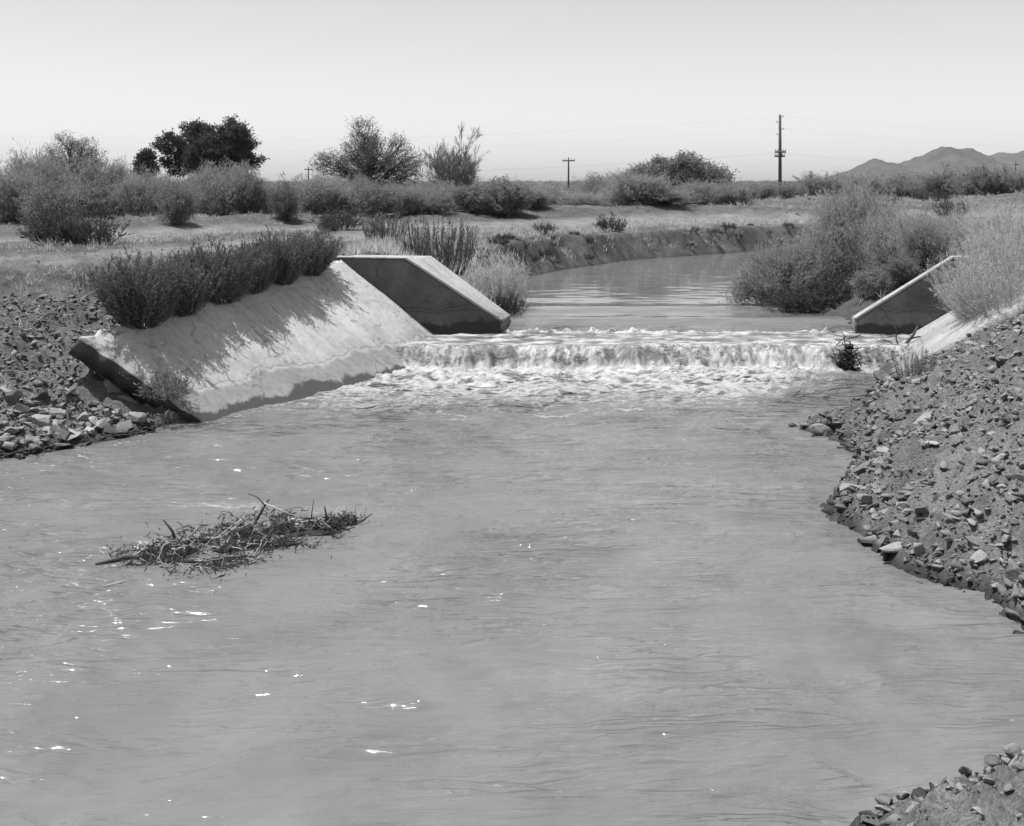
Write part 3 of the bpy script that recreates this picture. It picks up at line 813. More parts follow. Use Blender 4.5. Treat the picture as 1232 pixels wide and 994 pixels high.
# (u, base v, depth, top v, width px, proto, label)
BG = [
 (18,272,31,204,80,PF[0],'tall scrub bush cut by the left edge of the photo'),
 (58,276,29.5,222,72,PD[0],'dark low scrub bush whose shade spills over the berm, second from the left edge'),
 (48,262,34,190,80,PF[1],'tall grey scrub bush just under the open-crowned tree at far left'),
 (104,266,33,222,62,PD[1],'rounded scrub bush between the open-crowned tree and the road'),
 (128,262,37,200,70,PF[2],'pale feathery scrub bush right of the open-crowned tree'),
 (168,266,35,212,58,PF[0],'feathery scrub bush below the small round dark tree'),
 (212,276,33.5,222,48,PD[0],'narrow dark scrub bush leaning out to the road under the big dark tree'),
 (196,264,38,214,60,PF[1],'grey scrub bush behind the narrow dark one by the road'),
 (268,264,38,202,74,PF[2],'tall pale scrub bush in front of the big dark tree crown'),
 (300,264,38,210,50,PD[1],'dark upright scrub bush at the right foot of the big dark tree'),
 (345,270,37,222,40,PD[0],'small dark scrub bush leaning to the road right of the big dark tree'),
 (326,264,41,222,50,PF[0],'low feathery scrub bush right of the big dark tree'),
 (385,264,40,214,80,PF[1],'wide grey scrub bush left of the mesquite tree'),
 (398,262,40,230,52,PD[1],'dark-bottomed scrub bush under the left limbs of the mesquite tree'),
 (450,264,40,222,62,PD[0],'dark scrub bush directly below the mesquite tree'),
 (495,264,41,228,52,PF[2],'grey scrub bush between the mesquite and the leafless tree'),
 (524,266,41,234,46,PD[1],'low dark scrub bush left below the leafless tree'),
 (570,264,42,222,66,PD[0],'dark scrub bush right below the leafless tree'),
 (606,264,42,218,76,PD[1],'large dark scrub bush right of the leafless tree'),
 (640,262,44,226,56,PF[0],'scrub bush at the right end of the left-hand thicket'),
 (700,262,46,232,60,PF[1],'pale rounded scrub bush below the distant crossarm pole'),
 (728,250,56,212,62,PF[2],'feathery scrub bush standing behind the pale rounded one near the distant pole'),
 (762,262,47,210,80,PF[0],'tall scrub bush in front of the wide tree at centre right'),
 (800,263,47,228,74,PD[0],'dark scrub bush at the foot of the wide tree'),
 (835,258,50,220,64,PF[1],'feathery scrub bush under the right side of the wide tree'),
 (952,243,72,222,38,PD[1],'small dark scrub bush at the foot of the tall utility pole'),
 (915,238,84,220,50,PF[2],'low scrub bush left of the tall utility pole'),
 (985,236,84,212,60,PF[0],'scrub bush below the bare stalk, left of the mountain'),
 (1035,234,88,210,70,PF[1],'scrub bush below the left foot of the mountain'),
 (1090,232,92,210,74,PF[2],'scrub bush below the rounded foothill of the mountain'),
 (1140,236,84,208,66,PD[0],'dark scrub bush below the mountain summit'),
 (1180,238,80,204,70,PD[1],'large dark scrub bush below the right shoulder of the mountain'),
 (1222,238,80,206,60,PF[0],'scrub bush at the far right edge of the photo below the distant ridge'),
 (1205,236,86,212,50,PD[0],'dark bush between the two biggest ones below the far ridge'),
]
for i, (u, vb, Yd, vt, w, pr, lb) in enumerate(BG):
    o = from_proto(pr)
    x = (u - 616) / F_PX * Yd
    zb = float(land(np.array([x]), np.array([Yd]))[0])
    ztop = CAM_H - (vt - HZ) / F_PX * Yd
    ph = 1.55 if pr in PD else 1.65
    sz = max((ztop - zb) / ph, .3) * 1.06; sw = w / F_PX * Yd / 1.7
    place(o, x, Yd, zb, i * 2.4, (sw, sw, sz), lb, 'bush', 'scrub bushes along the desert berm', .05)

BACK = [(30,212),(75,208),(140,212),(185,216),(232,212),(300,214),(350,219),(420,212),(470,216),(515,220),(545,222),(590,219),(628,222),(670,228),(745,222),(880,219)]
for i, (u, vt) in enumerate(BACK):
    Yd = 49 + 5 * ((i * 37) % 10) / 10; o = copy_tree((PF + PD)[(i * 3) % 5])
    x = (u - 616) / F_PX * Yd; zb = float(land(np.array([x]), np.array([Yd]))[0]); sz = (CAM_H - (vt - HZ) / F_PX * Yd - zb) / 1.65
    place(o, x, Yd, zb, i * 1.3, (58 / F_PX * Yd / 1.7,) * 2 + (max(sz, .4),), 'grey scrub bush in the second row, half hidden behind the front bushes of the thicket', 'bush', 'second row of scrub bushes', .05)

# low weeds and small shrubs on the open dirt
low = [shrub('low_shrub', 330 + i, .42, .4, 60, 1.05, .22, 5, .5, .6, .1, 2600, .05, .012, 'dark', 'stem', sr=.004, straight=.6) for i in range(2)]
LOW = [((72,306,24.2),1.5,'low dark shrub in the dirt between the two tracks at far left'),((112,306,24.2),1.35,'smaller low dark shrub beside the first between the tracks at far left'),
       ((408,285,32.5),1.3,'low dark shrub alone beside the track, above the wing wall corner'),((395,288,31.5),.7,'tiny shrub beside the lone low one near the track'),
       ((655,292,35.5),.7,'low shrub on the brow of the eroded bank where the canal narrows'),((735,292,38.2),1.1,'largest dark shrub hanging over the eroded bank'),
       ((852,266,50),1.4,'low dark shrub near the road below the wide tree'),((878,266,51),1.6,'low dark shrub by the road left of the feathery shrub'),
       ((1145,268,49),1.5,'low dark shrub beyond the canal at right, near the dark bank cut'),((1202,270,47),1.4,'dark round shrub on the bare dirt near the right edge'),
       ((1075,262,56),1.0,'small shrub beyond the road above the wing wall'),((1108,248,64),1.1,'small dark tuft on the dirt mound at right, left one'),((1130,250,64),1.2,'small dark tuft on the dirt mound at right, right one'),
       ((1000,250,62),1.4,'shrub on the mound just above the tall feathery shrub'),((878,254,58),1.4,'shrub on the dirt mound left of the tall utility pole')]
for i, ((u, v, Yd), s, lb) in enumerate(LOW):
    place(from_proto(low[i % 2]), (u - 616) / F_PX * Yd, Yd, None, i * 1.7, s * 1.25, lb, 'shrub', 'low shrubs on the open dirt')

# weeds hanging on the eroded upstream bank
wd = shrub('bank_weed', 340, .34, .4, 40, 1.2, .25, 4, .5, .6, .0, 1500, .06, .016, 'dark', 'stem', sr=.004)
rng = np.random.default_rng(77)
bank = np.array([(0.3,27.5),(.5,30.5),(1.6,33),(3.8,36.8),(8.3,41),(16,45.5)])
for i in range(30):
    f = rng.uniform(.5, 4.8); a = int(f); p = bank[a] + (bank[a + 1] - bank[a]) * (f - a)
    nrm = unit(np.array([[-(bank[a+1]-bank[a])[1], (bank[a+1]-bank[a])[0]]]))[0]
    p = p + nrm * rng.uniform(.12, 1.1)
    o = wd if i == 0 else copy_tree(wd)
    place(o, p[0], p[1], None, rng.uniform(0, 6), rng.uniform(.3, .75), 'small dark weed clump on the eroded canal bank above the smooth upstream water', 'weed', 'weeds on the eroded upstream bank')

# plants around the headwalls
o = shrub('reedy_shrub', 350, 1.0, .8, 130, .5, .55, 4, .3, .3, .4, 7000, .07, .010, 'arrow', 'stem', straight=.9, sz=(1.3, 1))
place(o, *P(528, 335, 23.2)[:2], 1.15, .4, (1, 1, 1.15), 'dark reedy shrub standing behind the top of the left wing wall', 'shrub')
o = shrub('reedy_shrub', 351, .75, .6, 80, .6, .4, 4, .3, .35, .3, 4200, .06, .010, 'dull', 'stem', straight=.9)
place(o, *P(462, 318, 25.0)[:2], None, 1.4, 1.0, 'lower dark shrub behind the flat top of the left wing wall', 'shrub')
o = shrub('dry_shrub', 352, 1.05, .8, 160, .62, .40, 7, .38, .3, .35, 9000, .09, .006, 'dry', 'drytwig', straight=.8, sr=.004)
place(o, *P(600, 365, 22.6)[:2], .50, .4, (.95, .95, 1.0), 'dry straw-coloured shrub leaning over the smooth water beside the left wing wall', 'shrub')
o = shrub('dry_shrub', 353, .55, .5, 90, .9, .35, 6, .4, .4, .1, 4200, .06, .010, 'dark', 'stem', straight=.7, sr=.004)
place(o, *P(612, 372, 22.1)[:2], .46, 2.4, (.8, .6, .75), 'dark leafy clump at the waterline under the dry straw-coloured shrub', 'shrub')

o = bush('feathery_shrub', 360, [(0,0,1.0,.85,.8,.95),(-.35,0,1.5,.5,.5,.7),(.3,.1,1.75,.55,.5,.6),(.65,-.1,1.2,.6,.5,.75),(-.7,-.1,.85,.6,.5,.7),(.05,-.3,.6,.9,.6,.6),(.95,0,.7,.5,.5,.6)], 95000, .10, .009, 'feather', nst=160, up=1.4, jit=.4, rough=.5)
place(o, *P(1022, 365, 24.2)[:2], .62, .3, (1.0, 1, 1.0), 'tall grey feathery shrub, the biggest one beside the canal, behind the right wing wall', 'shrub')
o = bush('feathery_shrub', 361, [(0,0,.55,.9,.7,.6),(-.6,-.1,.4,.6,.5,.42),(.4,0,.8,.6,.5,.5),(-.2,.1,.85,.5,.5,.45),(-1.0,-.1,.25,.4,.35,.25)], 42000, .085, .012, 'mid', nst=110, up=.7, jit=.6, rough=.5)
place(o, *P(950, 372, 23.6)[:2], .46, 0, (1.0, 1, 1.0), 'spreading leafy shrub reaching over the upstream water left of the tall feathery one', 'shrub')
o = bush('feathery_shrub', 362, [(0,0,.7,.7,.6,.75),(.4,0,.8,.5,.5,.6),(-.3,.1,1.0,.45,.5,.5),(.7,.1,.5,.4,.4,.5)], 36000, .09, .010, 'feather', nst=90, up=1.2, jit=.4, rough=.5)
place(o, *P(1080, 350, 23.0)[:2], .95, 0, (1.0, 1, .95), 'shorter feathery shrub between the tall one and the sloping edge of the wing wall', 'shrub')
place(copy_tree(o), *P(1112, 335, 21.9)[:2], None, 1.1, (.85, .8, .62), 'low feathery shrub just behind the sloping pale edge of the right wing wall', 'shrub')
place(copy_tree(PD[0]), *P(1052, 372, 21.5)[:2], None, 2.6, (.50, .46, .34), 'small dark shrub low against the foot of the right wing wall edge', 'shrub')
place(copy_tree(PD[1]), *P(1086, 352, 21.4)[:2], None, 4.0, (.42, .42, .34), 'small dark shrub halfway up behind the right wing wall edge', 'shrub')
o = bush('feathery_shrub', 363, [(0,0,.3,.7,.4,.38),(.6,0,.3,.5,.4,.35),(-.6,0,.22,.5,.4,.3)], 16000, .075, .014, 'dark', nst=60, up=.5, jit=.6)
place(o, *P(1000, 382, 22.4)[:2], .46, 0, (1.1, .9, .9), 'dark leafy shrub at the water under the tall feathery one', 'shrub')

for i, (pp, s, lb) in enumerate([((1212, 392, 17.9), (1.15, 1, 1.0), 'large dry tan shrub on the right lining, cut by the edge of the photo'),
                                 ((1184, 386, 18.4), (.7, .7, .66), 'smaller dry tan shrub in front of the dark face of the right wing wall'),
                                 ((1228, 340, 20.5), (1.0, 1, .8), 'dry tan shrub on the bank behind the largest tan one'),
                                 ((1222, 338, 18.95), (.95, .9, .9), 'dry tan shrub hiding the outer end of the right wing wall'),
                                 ((1200, 352, 19.2), (.5, .5, .55), 'small dry tan shrub leaning on the dark face of the right wing wall'),
                                 ((1178, 320, 21.6), (.7, .7, .75), 'thin dry shrub rising behind the flat top of the right wing wall'),
                                 ((1160, 306, 26), (.55, .5, .5), 'small dry shrub on the open dirt beyond the right wing wall')]):
    if i == 0:
        tan0 = o = shrub('tan_shrub', 370, 1.3, 1, 300, .95, .42, 9, .42, .4, .2, 17000, .055, .006, 'dry', 'drytwig', straight=.8, sr=.0035, sub=1)
    else: o = copy_tree(tan0)
    p = P(*pp)
    place(o, p[0], p[1], p[2] if i < 2 else None, i * 2.0, s, lb, 'shrub', 'dry tan shrubs on the right bank', .1)

# ---- trees
def tree(name, seed, base, trunk_h, trunk_r, lobes, ncl, nlf, ls, lw, spread, lmat, label, limbs_only=False, cat='tree'):
    """lobes: (dx, dy, z, rx, ry, rz) relative to the base"""
    rng = np.random.default_rng(seed)
    r = empty(name, base); tag(r, label, cat)
    mt = MB(); ml = MB(); mc = MB()
    tp = np.array([[0, 0, -.2], [.06, 0, trunk_h * .35], [-.05, .04, trunk_h * .7], [0, 0, trunk_h]])[None]
    tubes(mt, tp, trunk_r * np.array([[1.25, 1, .85, .7]]), 8)
    mt.build('trunk', M['bark'], r)
    wts = np.array([a[3] * a[4] * a[5] for a in lobes]); wts = wts / wts.sum()
    allc = []
    for (dx, dy, z, rx, ry, rz), w in zip(lobes, wts):
        c = np.array([dx, dy, z])
        s = np.linspace(0, 1, 6)[:, None]
        p0 = np.array([0, 0, trunk_h * rng.uniform(.55, 1)]); p1 = np.array([dx * .35, dy * .35, z * .75])
        limb = ((1 - s) ** 2 * p0 + 2 * s * (1 - s) * p1 + s ** 2 * c)[None]
        tubes(ml, limb, trunk_r * np.array([[.6, .5, .42, .34, .27, .2]]), 6)
        n = max(4, int(ncl * w))
        d = unit(rng.normal(size=(n, 3))); rad = rng.uniform(.25, 1, n) ** .45
        cc = c + d * rad[:, None] * np.array([rx, ry, rz])
        st = limb[0][rng.integers(2, 6, n)]
        m = (st + cc) / 2 + rng.normal(0, .12, (n, 3)) * rx
        tw = np.stack([st, m * .6 + st * .4, m * .6 + cc * .4, cc], 1)
        tubes(ml, tw, trunk_r * np.array([[.16, .12, .08, .04]]), 4)
        g = grow(rng, tw, 5, .4, .6, .1, (.5, 1.)); tubes(ml, g, trunk_r * .035, 3)
        C, D = on_lines(rng, g, n * nlf // 2)
        leaves(mc, C + rng.normal(0, spread * .6, C.shape), D + rng.normal(0, .6, C.shape), ls * rng.uniform(.6, 1.3, len(C)), lw * rng.uniform(.7, 1.3, len(C)), rng)
        k = rng.integers(0, n, n * nlf // 2)
        C = cc[k] + rng.normal(0, spread, (len(k), 3)) * np.array([1, 1, .75])
        leaves(mc, C, rng.normal(size=C.shape), ls * rng.uniform(.6, 1.3, len(C)), lw * rng.uniform(.7, 1.3, len(C)), rng)
    ml.build('limbs', M['bark'], r)
    mc.build('crown', M[lmat], r)
    return r

def lobes_px(lst, base, Yd):
    """lobes given as (u, v, ru, rv, depth offset) in photo pixels at depth Yd, turned into metres"""
    k = Yd / F_PX
    return [((u - 616) * k - base[0], dy, CAM_H - (v - HZ) * k - base[2], ru * k, ru * k * .9, rv * k) for u, v, ru, rv, dy in lst]

def ground_at(u, Yd):
    x = (u - 616) / F_PX * Yd
    return np.array([x, Yd, float(land(np.array([x]), np.array([Yd]))[0])])

b = ground_at(255, 85)
tree('broad_tree', 400, b, 2.2, .28, lobes_px([(208,180,17,20,-1),(225,170,22,22,1),(243,162,18,16,0),(252,185,26,26,-1),(277,158,20,16,.5),(290,168,20,18,-.5),(300,185,16,18,0),(270,190,26,22,1.5),(215,200,20,14,0),(305,195,10,12,.8)], b, 85), 420, 70, .22, .09, .15, 'dark', 'big dense dark tree with a bumpy rounded crown, standing alone above the left scrub')
b = ground_at(176, 82)
tree('round_tree', 401, b, 1.6, .12, lobes_px([(176,190,9,10,0),(172,203,11,10,.3),(182,203,9,8,-.3)], b, 82), 110, 40, .24, .11, .16, 'dark', 'small round dark tree just left of the big dense tree')
b = ground_at(88, 58)
tree('open_tree', 402, b, 1.5, .13, lobes_px([(80,172,14,15,0),(95,180,17,15,.5),(68,190,16,15,-.5),(90,200,25,15,0),(112,194,14,15,.4),(140,206,14,12,.2),(48,203,15,12,0)], b, 58), 260, 34, .10, .04, .16, 'mid', 'open-crowned thin tree with sky showing through, near the left edge')
b = ground_at(445, 60)
tree('mesquite_tree', 403, b, 1.2, .16, lobes_px([(438,165,20,22,0),(420,182,22,18,1),(455,185,24,18,-.5),(478,180,17,18,.5),(495,190,16,14,0),(400,198,22,15,-.6),(435,205,32,18,.5),(480,205,24,16,0),(500,210,12,16,-.4)], b, 60), 420, 40, .10, .038, .17, 'pale', 'light airy mesquite tree with several limbs, left of the leafless tree')
b = ground_at(815, 78)
tree('wide_tree', 404, b, 1.2, .18, lobes_px([(770,212,17,13,0),(797,203,18,14,.8),(822,198,22,13,-.5),(845,207,20,13,.4),(866,214,14,11,0),(820,218,34,13,0)], b, 78), 480, 46, .17, .07, .17, 'dull', 'wide low tree with a dark rounded crown, right of the distant crossarm pole')

# leafless tree
def bare_tree(label, base, H, n, seed, lean, lv, name='leafless_tree', r0=.05, sz=1):
    rng = np.random.default_rng(seed)
    r = empty(name, base); tag(r, label, 'tree')
    P0 = stems(rng, H * .62, 1, n, lean, .12, npt=6, straight=.35); P0[:, :, 2] -= .1 * (np.arange(6) == 0)
    mb = MB(); tubes(mb, P0, r0 * np.linspace(1, .45, 6)[None], 5); mb.build('trunk', M['bark'], r)
    mb = MB(); g = P0; rr = r0 * .42
    for nc, ratio in lv:
        g = grow(rng, g, nc, ratio, .5, .22, (.35, 1.), wob=.14); tubes(mb, g, rr * np.linspace(1, .5, 4)[None], 3); rr = max(rr * .55, .0055)
    mb.build('branches', M['twig'], r)
    return r
b = ground_at(546, 52)
bare_tree('leafless pale tree with a fan of bare branches against the sky', b, ((3 + 56 / F_PX * 52) - b[2]) * 1.30, 14, 417, .5, [(10, .62), (8, .6), (6, .55)], r0=.030)
b = ground_at(992, 84)
bare_tree('single bare stalk rising above the scrub left of the mountain', b, (3 + 36 / F_PX * 84) - b[2] + .8, 2, 411, .12, [(5, .25), (3, .4)], 'bare_stalk', .05)

# ------------------------------------------------------------------ utility poles and wires
def utility_pole(label, u, Yd, vtop, arms, r=.16, x=None):
    b = ground_at(u, Yd)
    H = CAM_H - (vtop - HZ) / F_PX * Yd - b[2]
    o = empty('utility_pole', b); tag(o, label, 'utility pole', 'utility poles')
    mb = MB(); tubes(mb, np.array([[[0, 0, -.5], [0, 0, H * .5], [.0, 0, H]]]), np.array([[r, r * .85, r * .65]]), 10); mb.build('pole', M['pole'], o)
    for (dv, wpx, hh, dy) in arms:
        z = H - dv / F_PX * Yd; w = wpx / F_PX * Yd / 2
        a = MB().box((-w, dy - .09, z - hh), (w, dy + .09, z + hh)).build('crossarm', M['pole'], o)
        for f in (-.92, -.5, .5, .92):
            mi = MB(); tubes(mi, np.array([[[f * w, dy, z + hh], [f * w, dy, z + hh + .12], [f * w, dy, z + hh + .26]]]), np.array([[.03, .075, .05]]), 8)
            mi.build('insulator', M['metal'], a)
    return o, b, H
p1, b1, H1 = utility_pole('tall dark utility pole with a double crossarm halfway up, left of the mountain', 938.5, 150, 138, [(45, 13, .11, -.2), (50, 12, .11, .2)], .24)
mb = MB()
for k, dz in enumerate((.3, 1.0, 1.9, 2.6)):
    sd2 = -1 if k % 2 else 1
    mb = MB(); tubes(mb, np.array([[[0, 0, H1 - dz], [sd2 * .3, 0, H1 - dz], [sd2 * .5, 0, H1 - dz + .16]]]), np.array([[.05, .05, .08]]), 6)
    mb.build('bracket', M['metal'], p1)
p2, b2, H2 = utility_pole('short distant utility pole with one crossarm, above the pale scrub at centre', 684, 210, 189.5, [(4, 15, .11, -.2)], .19)
utility_pole('tiny far utility pole half hidden left of the mesquite tree', 371, 300, 201, [(3, 9, .12, -.2)], .2)
utility_pole('tiny far pole at the right edge over the far ridge', 1222, 320, 194, [(4, 6, .12, -.2)], .2)

def wire(a, b_, sag, label):
    s = np.linspace(0, 1, 40)[:, None]
    pt = a + (b_ - a) * s; pt[:, 2:3] -= sag * 4 * s * (1 - s)
    mb = MB(); tubes(mb, pt[None], .005, 4)
    tag(mb.build('power_line', M['metal']), label, 'wire', 'power lines')
for k, (dz, dx) in enumerate(((.2, .45), (1.8, -.45), (4.9, .6), (4.9, -.6))):
    a = b1 + np.array([dx, 0, H1 - dz])
    lbs = ('topmost', 'second highest', 'third highest', 'lowest')
    wire(np.array([-118, 165, a[2] + 1.2]), a, 3.4, f'{lbs[k]} thin power line sagging across the sky left of the tall pole')
    wire(a, np.array([190, 135, a[2] - 2.2]), 3.4, f'{lbs[k]} thin power line running right from the tall pole over the mountain')

# ------------------------------------------------------------------ stones
def ico(sub):
    bm = bmesh.new(); bmesh.ops.create_icosphere(bm, subdivisions=sub, radius=1)
    V = np.array([v.co for v in bm.verts]); Fc = np.array([[v.index for v in f.verts] for f in bm.faces]); bm.free()
    return V, Fc
def stone_shape(rng, sub, planes=11, flat=.75):
    V, Fc = ico(sub); V = V.copy()
    for _ in range(planes):
        n = unit(rng.normal(size=(1, 3)))[0]; d = rng.uniform(.28, .66)
        k = V @ n - d; V = V - np.maximum(k, 0)[:, None] * n
    V *= np.array([1, rng.uniform(.6, .95), flat * rng.uniform(.6, 1.1)])
    if sub > 2: V += .004 * rng.normal(size=V.shape)
    return V, Fc
rng = np.random.default_rng(500)
ROCKM = []
for i in range(12):
    v, f = stone_shape(rng, 4, 10, .75 if i < 6 else .40); v = v / np.abs(v).max()
    ROCKM.append([MB().add(v, f).mesh('rock', M[k]) for k in ('rock', 'rock_pale', 'rock_dark')])
def rock(x, y, s, label, group=None, mi=None, z=None, rot=None, k=0, sink=.35, sc=(1, 1, 1)):
    mi = rng.integers(0, 12) if mi is None else mi
    o = bpy.data.objects.new('rock', ROCKM[mi][k]); COL.objects.link(o)
    zz = float(land(np.array([x]), np.array([y]))[0]) if z is None else z
    o.location = (x, y, zz + s * (.5 - sink) * .9)
    o.rotation_euler = rot if rot is not None else (rng.normal(0, .3), rng.normal(0, .3), rng.uniform(0, 6.3))
    o.scale = (s * sc[0], s * sc[1], s * sc[2])
    return tag(o, label, 'rock', group)
def rock_px(u, v, Yd, wpx, label, **kw):
    p = P(u, v, Yd); return rock(p[0], p[1], wpx / F_PX * Yd / 2 * .95, label, z=p[2] - .03, **kw)

def on_land(u, v, lo=4.8, hi=22):
    """first point of the land seen at photo pixel (u, v)"""
    Ys = np.linspace(lo, hi, 3000); x = (u - 616) / F_PX * Ys; zr = CAM_H - (v - HZ) / F_PX * Ys
    k = np.argmax(land(x, Ys, False) > zr); yw = F_PX * CAM_H / (v - HZ)
    return min(Ys[k], yw) if k else yw

BIG = [ # u, v, width px, label, extra
 (1083, 657, 62, 'long pale boulder at the water on the right bank, the largest stone there', dict(mi=1, k=1, rot=(.1, -.1, .3), sc=(1, .8, .62))),
 (1206, 441, 30, 'dark pointed stone high on the right rubble slope', dict(mi=3, k=2, rot=(.2, .5, .6), sc=(.9, .7, 1.1))),
 (973, 512, 28, 'flat wet stone at the tip of the rubble point that juts into the pool', dict(mi=9, k=0, rot=(.1, .1, 0))),
 (988, 511, 22, 'second stone of the rubble point, just behind the flat wet one', dict(mi=2)),
 (1065, 463, 30, 'squat dark stone at the foot of the short right lining', dict(mi=0, k=0, rot=(.2, .3, .4), sc=(1.1, .8, .7))),
 (1085, 459, 18, 'flat pale slab next to the squat dark stone below the right lining', dict(mi=10, k=1)),
 (1112, 622, 24, 'dark block just above the long pale boulder on the right bank', dict(mi=5, k=2)),
 (1105, 512, 46, 'long tilted pale slab in the middle of the right rubble slope', dict(mi=8, k=1, rot=(.1, -.5, .4), sc=(1.2, .5, .6))),
 (1190, 515, 24, 'narrow pale slab on the right rubble slope near the photo edge', dict(mi=9, k=1, rot=(.0, -.4, .3), sc=(1.2, .5, .6))),
 (1198, 552, 26, 'long flat slab casting a dark shadow at the right edge of the slope', dict(mi=10, k=1, rot=(.0, -.4, .3), sc=(1.2, .5, .6))),
 (1226, 700, 44, 'upright wet block at the water by the right photo edge', dict(mi=0, sc=(.7, .7, 1.2))),
 (1200, 706, 34, 'flat dark-sided slab at the water left of the upright wet block', dict(mi=11, rot=(0, -.05, .1))),
 (1172, 690, 34, 'rounded stone at the water on the right bank next to the flat slab', dict(mi=6)),
 (1228, 745, 30, 'thin slab sticking out over the water at the right photo edge', dict(mi=8, k=1, rot=(0, -.2, .2), sc=(1.2, .8, .6))),
 (1222, 575, 40, 'broad pale stone half buried high on the slope at the right edge', dict(mi=7, k=1)),
 (1040, 572, 34, 'pale stone at the water where the right bank bulges out', dict(mi=2, k=1)),
 (1120, 977, 34, 'upright rounded stone at the bottom edge in the near right corner', dict(mi=3, rot=(.2, .6, .5), sc=(.7, .8, 1.1))),
 (1062, 984, 56, 'low crusted stone at the water in the near right corner', dict(mi=6, sc=(1, .8, .5))),
 (1188, 932, 16, 'small round stone at the water edge of the near right corner', dict(mi=5)),
 (1225, 968, 54, 'big smooth stone at the right edge of the near right corner', dict(mi=4, k=1, sc=(.8, .8, .9))),
 (98, 434, 36, 'pale topped stone highest in the left rock pile, against the lining end', dict(mi=6, k=1, sc=(1, .8, .75))),
 (114, 440, 22, 'small block wedged beside the highest stone of the left rock pile', dict(mi=2)),
 (121, 452, 26, 'flat stone under the lining end in the upper left rock pile', dict(mi=10)),
 (138, 470, 32, 'tilted block against the dark end face of the lining', dict(mi=0, rot=(.3, .5, .4))),
 (152, 482, 30, 'pale topped block lower down the dark end face of the lining', dict(mi=3, k=1, rot=(.1, .4, 1))),
 (68, 512, 34, 'pale round-shouldered stone in the left rock pile close to the water', dict(mi=1, k=1)),
 (48, 520, 32, 'pale pointed stone in the left rock pile close to the water', dict(mi=7, k=1)),
 (130, 510, 30, 'pale stone at the water in the middle of the left rock pile', dict(mi=4, k=1)),
 (160, 500, 30, 'wide stone at the water at the right end of the left rock pile', dict(mi=5, sc=(1.2, .8, .7))),
 (28, 494, 24, 'dark upright stone in the left rock pile near the photo edge', dict(mi=2, k=2)),
 (50, 476, 26, 'dark stone in the upper middle of the left rock pile', dict(mi=0, k=2)),
 (176, 518, 24, 'small stone in the water off the right end of the left rock pile', dict(mi=9)),
]
for u, v, w, lb, kw in BIG:
    Yd = on_land(u, v) if u > 900 else on_land(u, v, 9, 22)
    if lb.startswith('squat'): Yd, v, w = 17.1, 457, 34
    if lb.startswith('flat pale slab next'): Yd = 16.9
    p = P(u, v, Yd); rock(p[0], p[1], w / F_PX * Yd / 2 * 1.05, lb, z=p[2] - .02, **kw)

# the rest of the stones: sampled over the two banks
def bank_points(n, lo, hi, seed, fn):
    r_ = np.random.default_rng(seed)
    x = r_.uniform(lo[0], hi[0], n); y = r_.uniform(lo[1], hi[1], n)
    s = shore_sd(x, y); pr = fn(x, y, s)
    k = r_.uniform(0, 1, n) < pr
    return x[k], y[k], s[k]
zl_ = lambda x, y: lining_z(x, y, LF0, LF1, LT0, LT1)[0]
def right_ok(x, y, s): return (s > -.12) & (y > 5.2) & (y < 17.3) & (x > 1.2) & (x / y < .80)
def left_ok(x, y, s): return (s > -.12) & (y < 14.28 + (x + 3.84) * .2) & (x / y > -.47) & (x < -3.7)
x, y, s = bank_points(9000, (-7.2, 12.3), (-3.7, 14.6), 501, lambda x, y, s: left_ok(x, y, s) * np.maximum(np.exp(-(s / .75) ** 2), np.exp(-(seg_dist(x, y, LF0[:2] - [0, .15], LT0[:2] - [0, .1]) / .35) ** 2)))
for i in range(min(125, len(x))):
    z = .05 * 3.2 ** (rng.uniform(0, 1) ** 1.5) * (1.1 if s[i] < .9 else .8)
    rock(x[i], y[i], z, 'grey broken stone lying loose in the rock pile below the end of the left lining', 'stones of the left rock pile', k=1 if rng.uniform() < .25 else 0)
x, y, s = bank_points(9000, (1.2, 5.2), (7.6, 17.3), 502, lambda x, y, s: right_ok(x, y, s) * (x / y < .47) * (s < .45) * np.exp(-s * 1.5))
for i in range(min(118, len(x))):
    z = .05 * 3.2 ** rng.uniform() * min(1, (y[i] / 10) ** 1.3)
    rock(x[i], y[i], z, 'grey angular stone lying along the waterline of the right rubble bank', 'stones along the right waterline', k=1 if rng.uniform() < .1 else 0)
x, y, s = bank_points(4000, (1.8, 5.4), (7.6, 17.3), 503, lambda x, y, s: right_ok(x, y, s) * (x / y < .50) * (s > .4) * (s < 2.8))
for i in range(min(68, len(x))):
    z = rng.uniform(.035, .10) * min(1, (y[i] / 10) ** 1.3)
    rock(x[i], y[i], z, 'grey stone half buried in the upper slope of the right rubble bank', 'stones on the right slope', k=1 if rng.uniform() < .25 else 0, sink=.5)

